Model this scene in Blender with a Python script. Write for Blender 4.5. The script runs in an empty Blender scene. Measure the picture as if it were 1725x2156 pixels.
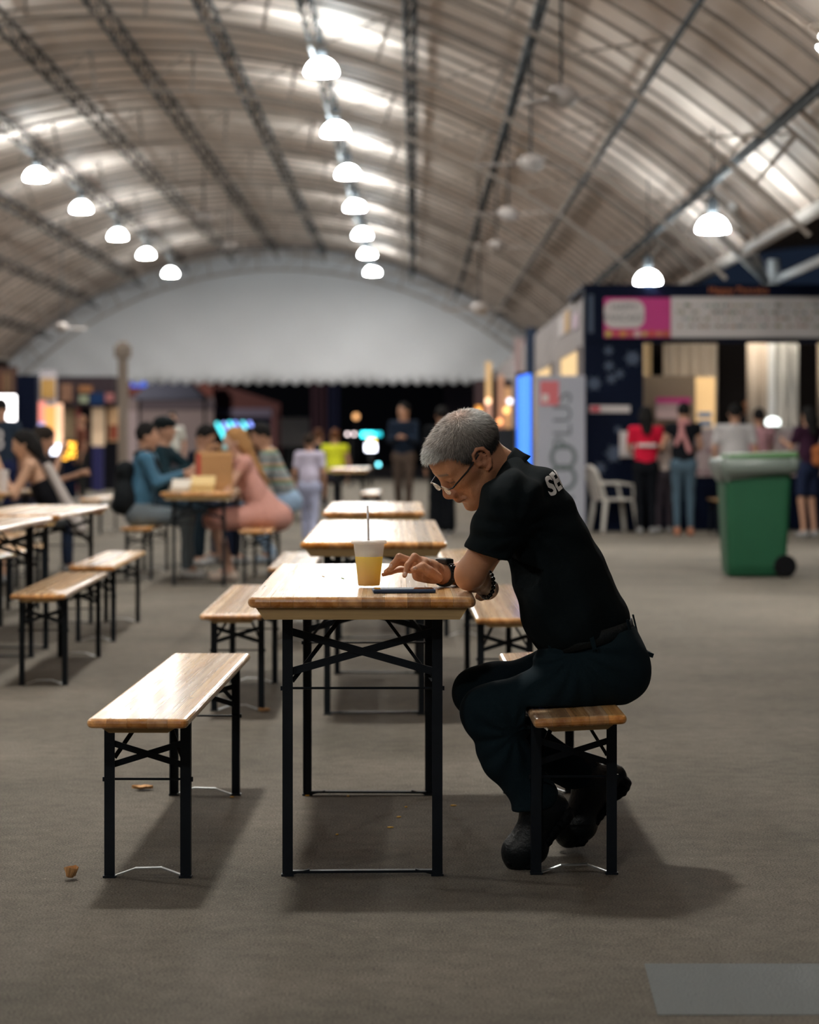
import bpy, bmesh, math, random
import numpy as np
from mathutils import Vector, Matrix, Quaternion
R = math.radians
random.seed(5)
SC = bpy.context.scene
COL = SC.collection

# ------------------------------------------------------------------ camera, world, exposure
FPX, VX, VY, CH = 5000.0, 873.0, 929.0, 1.187      # focal length in px, vanishing point, eye height
cd = bpy.data.cameras.new('camera')
cd.sensor_fit = 'HORIZONTAL'; cd.sensor_width = 24.0
cd.lens = FPX / 1725 * 24.0
cd.shift_x = -(VX - 862.5) / 1725
cd.shift_y = -(1078 - VY) / 1725
cd.clip_start = 0.1; cd.clip_end = 400
cd.dof.use_dof = True
cd.dof.focus_distance = 6.62
cd.dof.aperture_fstop = 2.6
cam = bpy.data.objects.new('camera', cd); COL.objects.link(cam)
cam.location = (0, 0, CH); cam.rotation_euler = (R(90), 0, 0)
SC.camera = cam
wd = bpy.data.worlds.new('night'); SC.world = wd; wd.use_nodes = True
wd.node_tree.nodes['Background'].inputs[0].default_value = (0.10, 0.16, 0.30, 1)
wd.node_tree.nodes['Background'].inputs[1].default_value = 0.02
SC.view_settings.view_transform = 'Standard'
SC.view_settings.look = 'None'
SC.view_settings.gamma = 1.0
SC.view_settings.use_curve_mapping = False
SC.view_settings.exposure = 1.95
try:
    SC.cycles.use_denoising = True
    SC.cycles.sample_clamp_indirect = 6.0
    SC.cycles.max_bounces = 6
    SC.cycles.caustics_reflective = False
    SC.cycles.caustics_refractive = False
except Exception:
    pass

def W(px, py, D):
    "world point seen at a pixel of the 1725x2156 frame at distance D"
    return Vector(((px - VX) * D / FPX, D, CH - (py - VY) * D / FPX))

# ------------------------------------------------------------------ materials
def nm(name):
    m = bpy.data.materials.new(name); m.use_nodes = True
    b = m.node_tree.nodes['Principled BSDF']
    return m, m.node_tree, b
def lin(c):
    if isinstance(c, str):
        c = [int(c[i:i + 2], 16) / 255 for i in (0, 2, 4)]
        return tuple((x / 12.92 if x <= .04045 else ((x + .055) / 1.055) ** 2.4) for x in c)
    return tuple(c)
_mc = {}
def mat(name, col, rough=.6, metal=0, noise=0.0, nscale=20, bump=0.0, bscale=200, coat=0, spec=.5, sheen=0, emit=None, estr=0, stretch=None, trans=0):
    key = (name,)
    if key in _mc: return _mc[key]
    m, nt, b = nm(name); c = lin(col)
    b.inputs['Base Color'].default_value = (*c, 1)
    b.inputs['Roughness'].default_value = rough
    b.inputs['Metallic'].default_value = metal
    b.inputs['Specular IOR Level'].default_value = spec
    b.inputs['Coat Weight'].default_value = coat
    b.inputs['Sheen Weight'].default_value = sheen
    if trans: b.inputs['Transmission Weight'].default_value = trans
    tc = nt.nodes.new('ShaderNodeTexCoord')
    src = tc.outputs['Object']
    if stretch:
        mp = nt.nodes.new('ShaderNodeMapping'); mp.inputs['Scale'].default_value = stretch
        nt.links.new(src, mp.inputs[0]); src = mp.outputs[0]
    if noise:
        n = nt.nodes.new('ShaderNodeTexNoise'); n.inputs['Scale'].default_value = nscale; n.inputs['Detail'].default_value = 5
        nt.links.new(src, n.inputs['Vector'])
        r = nt.nodes.new('ShaderNodeMapRange'); r.inputs[3].default_value = 1 - noise; r.inputs[4].default_value = 1 + noise
        nt.links.new(n.outputs[0], r.inputs[0])
        mx = nt.nodes.new('ShaderNodeVectorMath'); mx.operation = 'SCALE'
        mx.inputs[0].default_value = c; nt.links.new(r.outputs[0], mx.inputs['Scale'])
        nt.links.new(mx.outputs[0], b.inputs['Base Color'])
    if bump:
        n2 = nt.nodes.new('ShaderNodeTexNoise'); n2.inputs['Scale'].default_value = bscale; n2.inputs['Detail'].default_value = 4
        nt.links.new(src, n2.inputs['Vector'])
        bp = nt.nodes.new('ShaderNodeBump'); bp.inputs['Strength'].default_value = bump; bp.inputs['Distance'].default_value = .01
        nt.links.new(n2.outputs[0], bp.inputs['Height']); nt.links.new(bp.outputs[0], b.inputs['Normal'])
    if emit:
        b.inputs['Emission Color'].default_value = (*lin(emit), 1); b.inputs['Emission Strength'].default_value = estr
    _mc[key] = m
    return m
def attr_mat(name, rough=.6, bump=0, bscale=300, sub=0, spec=.4, hair=False):
    "base colour from the mesh's own 'tone' colours"
    m, nt, b = nm(name)
    a = nt.nodes.new('ShaderNodeAttribute'); a.attribute_name = 'tone'
    nt.links.new(a.outputs['Color'], b.inputs['Base Color'])
    b.inputs['Roughness'].default_value = rough; b.inputs['Specular IOR Level'].default_value = spec
    if sub:
        b.inputs['Subsurface Weight'].default_value = sub
        b.inputs['Subsurface Radius'].default_value = (.01, .004, .002)
    if bump:
        tc = nt.nodes.new('ShaderNodeTexCoord')
        n2 = nt.nodes.new('ShaderNodeTexNoise'); n2.inputs['Scale'].default_value = bscale; n2.inputs['Detail'].default_value = 3
        nt.links.new(tc.outputs['Object'], n2.inputs['Vector'])
        bp = nt.nodes.new('ShaderNodeBump'); bp.inputs['Strength'].default_value = bump; bp.inputs['Distance'].default_value = .004
        nt.links.new(n2.outputs[0], bp.inputs['Height']); nt.links.new(bp.outputs[0], b.inputs['Normal'])
    return m
def wood_material():
    m, nt, b = nm('lacquered_wood'); L = nt.links; N = nt.nodes.new
    tc = N('ShaderNodeTexCoord'); oi = N('ShaderNodeObjectInfo'); geo = N('ShaderNodeNewGeometry')
    off = N('ShaderNodeVectorMath'); off.operation = 'SCALE'; off.inputs[0].default_value = (7, 31, 13); L.new(oi.outputs['Random'], off.inputs['Scale'])
    add = N('ShaderNodeVectorMath'); add.operation = 'ADD'; L.new(tc.outputs['Object'], add.inputs[0]); L.new(off.outputs[0], add.inputs[1])
    mp = N('ShaderNodeMapping'); mp.inputs['Scale'].default_value = (22, .32, 22); L.new(add.outputs[0], mp.inputs[0])
    n = N('ShaderNodeTexNoise'); n.inputs['Scale'].default_value = 3.0; n.inputs['Detail'].default_value = 7; n.inputs['Distortion'].default_value = .8; L.new(mp.outputs[0], n.inputs['Vector'])
    wv = N('ShaderNodeTexWave'); wv.wave_type = 'RINGS'; wv.rings_direction = 'Y'; wv.inputs['Scale'].default_value = 8; wv.inputs['Distortion'].default_value = 2.2; wv.inputs['Detail'].default_value = 2; wv.inputs['Detail Scale'].default_value = 1.2
    of2 = N('ShaderNodeVectorMath'); of2.operation = 'SCALE'; of2.inputs[0].default_value = (.37, 2.0, .23); L.new(oi.outputs['Random'], of2.inputs['Scale'])
    ad2 = N('ShaderNodeVectorMath'); ad2.operation = 'ADD'; L.new(tc.outputs['Object'], ad2.inputs[0]); L.new(of2.outputs[0], ad2.inputs[1])
    mp2 = N('ShaderNodeMapping'); mp2.inputs['Scale'].default_value = (1, .04, 1); L.new(ad2.outputs[0], mp2.inputs[0]); L.new(mp2.outputs[0], wv.inputs['Vector'])
    mixf = N('ShaderNodeMix'); mixf.data_type = 'FLOAT'; mixf.inputs[0].default_value = .28; L.new(n.outputs[0], mixf.inputs[2]); L.new(wv.outputs[1], mixf.inputs[3])
    cr = N('ShaderNodeValToRGB'); e = cr.color_ramp.elements
    e[0].position = .25; e[0].color = (.48, .24, .075, 1); e[1].position = .72; e[1].color = (.76, .49, .23, 1)
    L.new(mixf.outputs[0], cr.inputs[0])
    hs = N('ShaderNodeHueSaturation')
    v = N('ShaderNodeMapRange'); v.inputs[3].default_value = .6; v.inputs[4].default_value = 1.15; L.new(oi.outputs['Random'], v.inputs[0])
    sm = N('ShaderNodeMath'); sm.operation = 'MULTIPLY'; sm.inputs[1].default_value = 7.31; L.new(oi.outputs['Random'], sm.inputs[0])
    fr = N('ShaderNodeMath'); fr.operation = 'FRACT'; L.new(sm.outputs[0], fr.inputs[0])
    v2 = N('ShaderNodeMapRange'); v2.inputs[3].default_value = .75; v2.inputs[4].default_value = 1.1; L.new(fr.outputs[0], v2.inputs[0])
    L.new(v.outputs[0], hs.inputs['Value']); L.new(v2.outputs[0], hs.inputs['Saturation']); L.new(cr.outputs[0], hs.inputs['Color'])
    # knots
    vo = N('ShaderNodeTexVoronoi'); vo.inputs['Scale'].default_value = 3.2
    mp3 = N('ShaderNodeMapping'); mp3.inputs['Scale'].default_value = (2.2, .9, 1); L.new(add.outputs[0], mp3.inputs[0]); L.new(mp3.outputs[0], vo.inputs['Vector'])
    kr = N('ShaderNodeMapRange'); kr.inputs[1].default_value = .03; kr.inputs[2].default_value = .07; kr.inputs[3].default_value = .6; kr.inputs[4].default_value = 1; L.new(vo.outputs['Distance'], kr.inputs[0])
    mx = N('ShaderNodeVectorMath'); mx.operation = 'SCALE'; L.new(hs.outputs[0], mx.inputs[0]); L.new(kr.outputs[0], mx.inputs['Scale'])
    nrm = N('ShaderNodeSeparateXYZ'); L.new(tc.outputs['Normal'], nrm.inputs[0])
    ab = N('ShaderNodeMath'); ab.operation = 'ABSOLUTE'; L.new(nrm.outputs[1], ab.inputs[0])
    eg = N('ShaderNodeMapRange'); eg.inputs[1].default_value = .35; eg.inputs[2].default_value = .8; L.new(ab.outputs[0], eg.inputs[0])
    em = N('ShaderNodeMix'); em.data_type = 'RGBA'; em.blend_type = 'MULTIPLY'; L.new(eg.outputs[0], em.inputs[0]); L.new(mx.outputs[0], em.inputs[6]); em.inputs[7].default_value = (1.0, .70, .40, 1)
    L.new(em.outputs[2], b.inputs['Base Color'])
    rn = N('ShaderNodeTexNoise'); rn.inputs['Scale'].default_value = 2.2; rn.inputs['Detail'].default_value = 3; L.new(mp.outputs[0], rn.inputs['Vector'])
    rr = N('ShaderNodeMapRange'); rr.inputs[3].default_value = .17; rr.inputs[4].default_value = .38; b.inputs['Specular IOR Level'].default_value = .42; L.new(rn.outputs[0], rr.inputs[0]); L.new(rr.outputs[0], b.inputs['Roughness'])
    bp = N('ShaderNodeBump'); bp.inputs['Strength'].default_value = .25; bp.inputs['Distance'].default_value = .002
    L.new(n.outputs[0], bp.inputs['Height']); L.new(bp.outputs[0], b.inputs['Normal'])
    b.inputs['Coat Weight'].default_value = .25; b.inputs['Coat Roughness'].default_value = .13
    return m
def asphalt_material():
    m, nt, b = nm('asphalt'); L = nt.links; N = nt.nodes.new
    tc = N('ShaderNodeTexCoord')
    big = N('ShaderNodeTexNoise'); big.inputs['Scale'].default_value = .9; big.inputs['Detail'].default_value = 6; big.inputs['Roughness'].default_value = .6; L.new(tc.outputs['Object'], big.inputs['Vector'])
    cr = N('ShaderNodeValToRGB'); e = cr.color_ramp.elements
    e[0].position = .30; e[0].color = (.128, .116, .096, 1); e[1].position = .72; e[1].color = (.205, .180, .147, 1)
    L.new(big.outputs[0], cr.inputs[0])
    fine = N('ShaderNodeTexNoise'); fine.inputs['Scale'].default_value = 170; fine.inputs['Detail'].default_value = 5; fine.inputs['Roughness'].default_value = .75; L.new(tc.outputs['Object'], fine.inputs['Vector'])
    fr = N('ShaderNodeMapRange'); fr.inputs[1].default_value = .36; fr.inputs[2].default_value = .64; fr.inputs[3].default_value = .35; fr.inputs[4].default_value = 1.65; L.new(fine.outputs[0], fr.inputs[0])
    mid = N('ShaderNodeTexNoise'); mid.inputs['Scale'].default_value = 14; mid.inputs['Detail'].default_value = 6; L.new(tc.outputs['Object'], mid.inputs['Vector'])
    mr = N('ShaderNodeMapRange'); mr.inputs[1].default_value = .25; mr.inputs[2].default_value = .75; mr.inputs[3].default_value = .82; mr.inputs[4].default_value = 1.15; L.new(mid.outputs[0], mr.inputs[0])
    mu = N('ShaderNodeMath'); mu.operation = 'MULTIPLY'; L.new(fr.outputs[0], mu.inputs[0]); L.new(mr.outputs[0], mu.inputs[1])
    vo = N('ShaderNodeTexVoronoi'); vo.inputs['Scale'].default_value = 34; L.new(tc.outputs['Object'], vo.inputs['Vector'])
    sp = N('ShaderNodeMapRange'); sp.inputs[1].default_value = .06; sp.inputs[2].default_value = .10; sp.inputs[3].default_value = 1; sp.inputs[4].default_value = 0; L.new(vo.outputs['Distance'], sp.inputs[0])
    vs = N('ShaderNodeSeparateColor'); L.new(vo.outputs['Color'], vs.inputs[0])
    gt = N('ShaderNodeMath'); gt.operation = 'GREATER_THAN'; gt.inputs[1].default_value = .86; L.new(vs.outputs[0], gt.inputs[0])
    sg = N('ShaderNodeMath'); sg.operation = 'MULTIPLY'; L.new(sp.outputs[0], sg.inputs[0]); L.new(gt.outputs[0], sg.inputs[1])
    sc = N('ShaderNodeVectorMath'); sc.operation = 'SCALE'; L.new(cr.outputs[0], sc.inputs[0]); L.new(mu.outputs[0], sc.inputs['Scale'])
    mx = N('ShaderNodeMix'); mx.data_type = 'RGBA'; L.new(sg.outputs[0], mx.inputs[0]); L.new(sc.outputs[0], mx.inputs[6]); mx.inputs[7].default_value = (.42, .39, .34, 1)
    L.new(mx.outputs[2], b.inputs['Base Color'])
    b.inputs['Roughness'].default_value = .85; b.inputs['Specular IOR Level'].default_value = .14
    bp = N('ShaderNodeBump'); bp.inputs['Strength'].default_value = .9; bp.inputs['Distance'].default_value = .007
    L.new(fine.outputs[0], bp.inputs['Height']); L.new(bp.outputs[0], b.inputs['Normal'])
    return m
def roof_material():
    m, nt, b = nm('roof_fabric'); L = nt.links; N = nt.nodes.new
    tc = N('ShaderNodeTexCoord')
    n = N('ShaderNodeTexNoise'); n.inputs['Scale'].default_value = .35; n.inputs['Detail'].default_value = 5; L.new(tc.outputs['Object'], n.inputs['Vector'])
    cr = N('ShaderNodeValToRGB'); e = cr.color_ramp.elements
    e[0].position = .3; e[0].color = (.80, .655, .565, 1); e[1].position = .7; e[1].color = (.88, .75, .66, 1)
    L.new(n.outputs[0], cr.inputs[0]); L.new(cr.outputs[0], b.inputs['Base Color'])
    b.inputs['Roughness'].default_value = .66; b.inputs['Specular IOR Level'].default_value = .22
    wv = N('ShaderNodeTexWave'); wv.bands_direction = 'Y'; wv.inputs['Scale'].default_value = .62; wv.inputs['Distortion'].default_value = .6; wv.inputs['Detail'].default_value = 1
    L.new(tc.outputs['Object'], wv.inputs['Vector'])
    bp = N('ShaderNodeBump'); bp.inputs['Strength'].default_value = .25; bp.inputs['Distance'].default_value = .02
    L.new(wv.outputs[1], bp.inputs['Height']); L.new(bp.outputs[0], b.inputs['Normal'])
    return m
M_WOOD = wood_material()
M_RAW = mat('raw_wood', (.42, .28, .12), .6, noise=.25, nscale=9, stretch=(1, 14, 14))
M_STEEL = mat('dark_painted_steel', (.0035, .0065, .0105), .45, noise=.25, nscale=30, spec=.25)
M_GALV = mat('galvanised_steel', (.55, .58, .58), .32, metal=.9, noise=.2, nscale=40)
M_ASPH = asphalt_material()
M_ROOF = roof_material()

# ------------------------------------------------------------------ objects and meshes
def tag(o, label=None, cat=None, group=None, kind=None):
    if label: o['label'] = label
    if cat: o['category'] = cat
    if group: o['group'] = group
    if kind: o['kind'] = kind
    return o
def thing(name, label, cat, loc=(0, 0, 0), rz=0, group=None):
    o = bpy.data.objects.new(name, None); COL.objects.link(o); o.empty_display_size = .1
    o.location = loc; o.rotation_euler = (0, 0, rz)
    return tag(o, label, cat, group)
def link(name, me, m=None, parent=None, label=None, smooth=False, loc=None):
    o = bpy.data.objects.new(name, me); COL.objects.link(o)
    if m is not None and not me.materials:
        for q in (m if isinstance(m, (list, tuple)) else [m]): me.materials.append(q)
    if parent: o.parent = parent
    if label: o['label'] = label
    if loc is not None: o.location = loc
    if smooth: me.polygons.foreach_set('use_smooth', [True] * len(me.polygons))
    return o
def bm_mesh(bm, name='mesh'):
    me = bpy.data.meshes.new(name); bmesh.ops.recalc_face_normals(bm, faces=bm.faces); bm.to_mesh(me); bm.free(); return me
def box(bm, c, s, rot=None, bev=0, seg=2):
    r = bmesh.ops.create_cube(bm, size=1)
    vs = r['verts']
    for v in vs: v.co = Vector((v.co.x * s[0], v.co.y * s[1], v.co.z * s[2]))
    if bev:
        es = list({e for v in vs for e in v.link_edges})
        g = bmesh.ops.bevel(bm, geom=es, offset=bev, segments=seg, affect='EDGES', profile=.5)
        vs = list({v for f in g['faces'] for v in f.verts} | {v for v in vs if v.is_valid})
    T = Matrix.Translation(Vector(c)) @ (rot.to_4x4() if rot is not None else Matrix.Identity(4))
    for v in vs: v.co = T @ v.co
    return vs
def tube(bm, pts, r, n=8, caps=True):
    "swept tube through points, r scalar or list"
    pts = [Vector(p) for p in pts]; rs = r if isinstance(r, (list, tuple)) else [r] * len(pts)
    rings = []; up = None
    for i, p in enumerate(pts):
        d = (pts[min(i + 1, len(pts) - 1)] - pts[max(i - 1, 0)]).normalized()
        if up is None:
            up = d.orthogonal().normalized()
        up = (up - d * up.dot(d)).normalized(); w = d.cross(up)
        rings.append([bm.verts.new(p + (up * math.cos(2 * math.pi * k / n) + w * math.sin(2 * math.pi * k / n)) * rs[i]) for k in range(n)])
    for a, b in zip(rings, rings[1:]):
        for k in range(n): bm.faces.new((a[k], a[(k + 1) % n], b[(k + 1) % n], b[k]))
    if caps: bm.faces.new(rings[0][::-1]); bm.faces.new(rings[-1])
def bar(bm, a, b, w, t, side=None):
    "flat bar from a to b: w across, t along side"
    a, b = Vector(a), Vector(b); d = (b - a); L = d.length; d.normalize()
    s = Vector(side or (0, 1, 0)); s = (s - d * s.dot(d)).normalized(); u = s.cross(d)
    rot = Matrix((u, s, d)).transposed()
    box(bm, (a + b) / 2, (w, t, L), rot)
def lathe(bm, prof, n=32, c=(0, 0, 0), cap=False):
    rings = []
    for r, z in prof:
        rings.append([bm.verts.new((c[0] + r * math.cos(2 * math.pi * k / n), c[1] + r * math.sin(2 * math.pi * k / n), c[2] + z)) for k in range(n)])
    for a, b in zip(rings, rings[1:]):
        for k in range(n): bm.faces.new((a[k], a[(k + 1) % n], b[(k + 1) % n], b[k]))
    if cap: bm.faces.new(rings[0][::-1]); bm.faces.new(rings[-1])
def prism(bm, poly, y0, y1):
    "polygon in x,z extruded along y"
    a = [bm.verts.new((x, y0, z)) for x, z in poly]; b = [bm.verts.new((x, y1, z)) for x, z in poly]
    bm.faces.new(a); bm.faces.new(b[::-1]); n = len(poly)
    for k in range(n): bm.faces.new((a[k], b[k], b[(k + 1) % n], a[(k + 1) % n]))
def boxes(name, lst, m, parent=None, label=None, bev=0):
    bm = bmesh.new()
    for c, s in lst: box(bm, c, s, bev=bev)
    return link(name, bm_mesh(bm), m, parent, label)
def text_mesh(body, size, extrude=.002, align='CENTER', spacing=1.0, offset=0):
    cu = bpy.data.curves.new('lettering', 'FONT'); cu.body = body; cu.size = size; cu.extrude = extrude
    cu.align_x = align; cu.align_y = 'CENTER'; cu.space_character = spacing; cu.offset = offset
    cu.resolution_u = 4
    o = bpy.data.objects.new('lettering', cu); COL.objects.link(o)
    bpy.context.view_layer.update()
    me = bpy.data.meshes.new_from_object(o.evaluated_get(bpy.context.evaluated_depsgraph_get()))
    bpy.data.objects.remove(o); bpy.data.curves.remove(cu)
    return me
def lettering(name, body, size, mtl, parent, mtx, **k):
    me = text_mesh(body, size, **k); o = link(name, me, mtl, parent)
    me.materials.clear(); me.materials.append(mtl)
    o.matrix_local = mtx
    return o
FACE = Matrix.Rotation(R(90), 4, 'X')          # text plane facing the camera (-Y)

# ------------------------------------------------------------------ implicit surfaces (bodies, clothes)
def _smin(a, b, k):
    if k <= 0: return np.minimum(a, b)
    h = np.maximum(k - np.abs(a - b), 0) / k
    return np.minimum(a, b) - h * h * k * .25
def rc(a, b, ra, rb=None, k=.02, flat=None, op='+'):
    return dict(t='rc', a=np.array(a, float), b=np.array(b, float), ra=ra, rb=ra if rb is None else rb, k=k, flat=flat, op=op)
def sp(c, r, k=.02, op='+'): return rc(c, c, r, r, k, None, op)
def el(c, r, k=.02, rot=None, op='+'):
    return dict(t='el', c=np.array(c, float), r=np.array(r, float), k=k, rot=None if rot is None else np.array(rot, float), op=op)
def chain(pts, rs, k=.015, **kw):
    return [rc(pts[i], pts[i + 1], rs[i], rs[i + 1], k, **kw) for i in range(len(pts) - 1)]
def _prim_box(p):
    if p['t'] == 'rc':
        f = 1 if not p['flat'] else max(1, p['flat'][1])
        m = max(p['ra'], p['rb']) * f
        return np.minimum(p['a'], p['b']) - m, np.maximum(p['a'], p['b']) + m
    m = p['r'].max(); return p['c'] - m, p['c'] + m
def _prim_d(p, X, Y, Z):
    if p['t'] == 'rc':
        ab = p['b'] - p['a']; L2 = ab @ ab
        px, py, pz = X - p['a'][0], Y - p['a'][1], Z - p['a'][2]
        t = np.clip((px * ab[0] + py * ab[1] + pz * ab[2]) / L2, 0, 1) if L2 > 1e-12 else 0 * (X + Y + Z)
        vx, vy, vz = px - ab[0] * t, py - ab[1] * t, pz - ab[2] * t
        s = 1
        if p['flat']:
            n = np.array(p['flat'][0], float); n /= np.linalg.norm(n); f = p['flat'][1]
            g = (vx * n[0] + vy * n[1] + vz * n[2]) * (1 / f - 1)
            vx, vy, vz = vx + n[0] * g, vy + n[1] * g, vz + n[2] * g
            s = min(1, f)
        return (np.sqrt(vx * vx + vy * vy + vz * vz) - (p['ra'] + (p['rb'] - p['ra']) * t)) * s
    x, y, z = X - p['c'][0], Y - p['c'][1], Z - p['c'][2]
    if p['rot'] is not None:
        q = p['rot']                                   # rows = local axes
        x, y, z = q[0, 0] * x + q[0, 1] * y + q[0, 2] * z, q[1, 0] * x + q[1, 1] * y + q[1, 2] * z, q[2, 0] * x + q[2, 1] * y + q[2, 2] * z
    r = p['r']
    k0 = np.sqrt((x / r[0]) ** 2 + (y / r[1]) ** 2 + (z / r[2]) ** 2) + 1e-9
    k1 = np.sqrt((x / r[0] ** 2) ** 2 + (y / r[1] ** 2) ** 2 + (z / r[2] ** 2) ** 2) + 1e-9
    return k0 * (k0 - 1) / k1
def field(prims, h, post=None):
    lo = np.min([_prim_box(p)[0] for p in prims if p['op'] == '+'], 0) - 3 * h - .01
    hi = np.max([_prim_box(p)[1] for p in prims if p['op'] == '+'], 0) + 3 * h + .01
    n = np.ceil((hi - lo) / h).astype(int) + 1
    D = np.full(n, .2, np.float32)
    for p in prims:
        a, b = _prim_box(p); m = p['k'] + 3 * h + .004
        i0 = np.clip(((a - m - lo) / h).astype(int), 0, n - 1); i1 = np.clip(((b + m - lo) / h).astype(int) + 2, 1, n)
        if (i1 <= i0).any(): continue
        X = (lo[0] + h * np.arange(i0[0], i1[0]))[:, None, None]; Y = (lo[1] + h * np.arange(i0[1], i1[1]))[None, :, None]; Z = (lo[2] + h * np.arange(i0[2], i1[2]))[None, None, :]
        d = _prim_d(p, X, Y, Z).astype(np.float32)
        s = np.s_[i0[0]:i1[0], i0[1]:i1[1], i0[2]:i1[2]]
        if p['op'] == '+': D[s] = _smin(D[s], d, p['k'])
        else: D[s] = -_smin(-D[s], d, p['k'])
    if post:
        X = (lo[0] + h * np.arange(n[0]))[:, None, None]; Y = (lo[1] + h * np.arange(n[1]))[None, :, None]; Z = (lo[2] + h * np.arange(n[2]))[None, None, :]
        D = post(D, X, Y, Z).astype(np.float32)
    D[0] = D[-1] = .2; D[:, 0] = D[:, -1] = .2; D[:, :, 0] = D[:, :, -1] = .2
    return D, lo
def nets(D, lo, h):
    S = D < 0; n = np.array(D.shape)
    c = S[:-1, :-1, :-1].astype(np.int8)
    tot = np.zeros(n - 1, np.int8)
    for dx in (0, 1):
        for dy in (0, 1):
            for dz in (0, 1): tot += S[dx:n[0] - 1 + dx, dy:n[1] - 1 + dy, dz:n[2] - 1 + dz]
    act = (tot > 0) & (tot < 8)
    idx = np.argwhere(act); ids = np.full(n - 1, -1, np.int64); ids[act] = np.arange(len(idx))
    acc = np.zeros((len(idx), 3)); cnt = np.zeros(len(idx))
    C = [(a, b, e) for a in (0, 1) for b in (0, 1) for e in (0, 1)]
    for p in C:
        for ax in range(3):
            if p[ax]: continue
            q = list(p); q[ax] = 1
            d0 = D[idx[:, 0] + p[0], idx[:, 1] + p[1], idx[:, 2] + p[2]]; d1 = D[idx[:, 0] + q[0], idx[:, 1] + q[1], idx[:, 2] + q[2]]
            m = (d0 < 0) != (d1 < 0)
            t = np.where(m, d0 / np.where(m, d0 - d1, 1), 0)
            pt = np.tile(np.array(p, float), (len(idx), 1)); pt[:, ax] += t
            acc[m] += pt[m]; cnt[m] += 1
    V = lo + h * (idx + acc / cnt[:, None])
    F = []
    for ax in range(3):
        o = [0, 1, 2]; o.remove(ax); b1, b2 = o
        sl0 = [slice(1, -1)] * 3; sl0[ax] = slice(0, -1); sl1 = [slice(1, -1)] * 3; sl1[ax] = slice(1, None)
        s0, s1 = S[tuple(sl0)], S[tuple(sl1)]
        e = np.argwhere(s0 != s1); inside0 = s0[tuple(e.T)]
        base = e.copy(); base[:, b1] += 1; base[:, b2] += 1
        def cell(d1, d2):
            q = base.copy(); q[:, b1] += d1; q[:, b2] += d2
            return ids[q[:, 0], q[:, 1], q[:, 2]]
        quad = np.stack([cell(-1, -1), cell(0, -1), cell(0, 0), cell(-1, 0)], 1)
        flip = inside0 if ax != 1 else ~inside0
        quad[~flip] = quad[~flip][:, ::-1]
        F.append(quad)
    F = np.concatenate(F); F = F[(F >= 0).all(1)]
    return V, F
def np_mesh(V, F, tone=None, name='mesh'):
    me = bpy.data.meshes.new(name)
    me.vertices.add(len(V)); me.vertices.foreach_set('co', np.asarray(V, np.float32).ravel())
    k = F.shape[1]
    me.loops.add(F.size); me.loops.foreach_set('vertex_index', F.astype(np.int32).ravel())
    me.polygons.add(len(F)); me.polygons.foreach_set('loop_start', np.arange(0, F.size, k, dtype=np.int32))
    try: me.polygons.foreach_set('loop_total', np.full(len(F), k, np.int32))
    except Exception: pass
    me.polygons.foreach_set('use_smooth', np.ones(len(F), bool))
    if tone is not None:
        a = me.color_attributes.new('tone', 'FLOAT_COLOR', 'POINT')
        t = np.ones((len(V), 4), np.float32); t[:, :3] = tone; a.data.foreach_set('color', t.ravel())
    me.update(calc_edges=True); me.validate()
    return me
def relax(V, F, it=1):
    E = np.concatenate([F[:, [0, 1]], F[:, [1, 2]], F[:, [2, 3]], F[:, [3, 0]]])
    for _ in range(it):
        s = np.zeros_like(V); c = np.zeros(len(V))
        for a in range(3):
            s[:, a] = np.bincount(E[:, 0], V[E[:, 1], a], len(V)) + np.bincount(E[:, 1], V[E[:, 0], a], len(V))
        c = np.bincount(E[:, 0], minlength=len(V)) + np.bincount(E[:, 1], minlength=len(V))
        V = V * .4 + .6 * s / np.maximum(c, 1)[:, None]
    return V
def solid(name, prims, h, m, parent=None, post=None, tone=None, label=None, it=1, origin=None):
    D, lo = field(prims, h, post); V, F = nets(D, lo, h)
    V = relax(V, F, it)
    tn = tone(V) if callable(tone) else tone
    if parent is not None and origin is None:
        origin = parent.location
    if origin is not None:
        V2 = V - np.array(origin)
        if parent is not None and parent.rotation_euler.z:
            a = -parent.rotation_euler.z; c, s = math.cos(a), math.sin(a)
            V2 = np.stack([V2[:, 0] * c - V2[:, 1] * s, V2[:, 0] * s + V2[:, 1] * c, V2[:, 2]], 1)
    else: V2 = V
    return link(name, np_mesh(V2, F, tn), m, parent, label), V, F
def wob(X, Y, Z, s, seed=0):
    a = seed * 1.7
    return (np.sin(X * s + 1.3 * np.sin(Y * s * .7 + a) + a) + np.sin(Y * s * 1.13 + 1.1 * np.sin(Z * s * .8 + a * 2)) + np.sin(Z * s * .93 + 1.2 * np.sin(X * s * .9 + a * 3))) / 3

# ================================================================== STRUCTURE
CX, APEX, RAD, HALF = -4.0, CH + 5.9, 11.8, 8.3
def roof_z(x, cx=CX): return APEX - (RAD - math.sqrt(RAD * RAD - (x - cx) ** 2))
Y0, Y1 = -8.0, 72.0
bm = bmesh.new(); box(bm, (0, 35, -.1), (90, 150, .2))
floor = tag(link('floor', bm_mesh(bm), M_ASPH), kind='structure')
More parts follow.
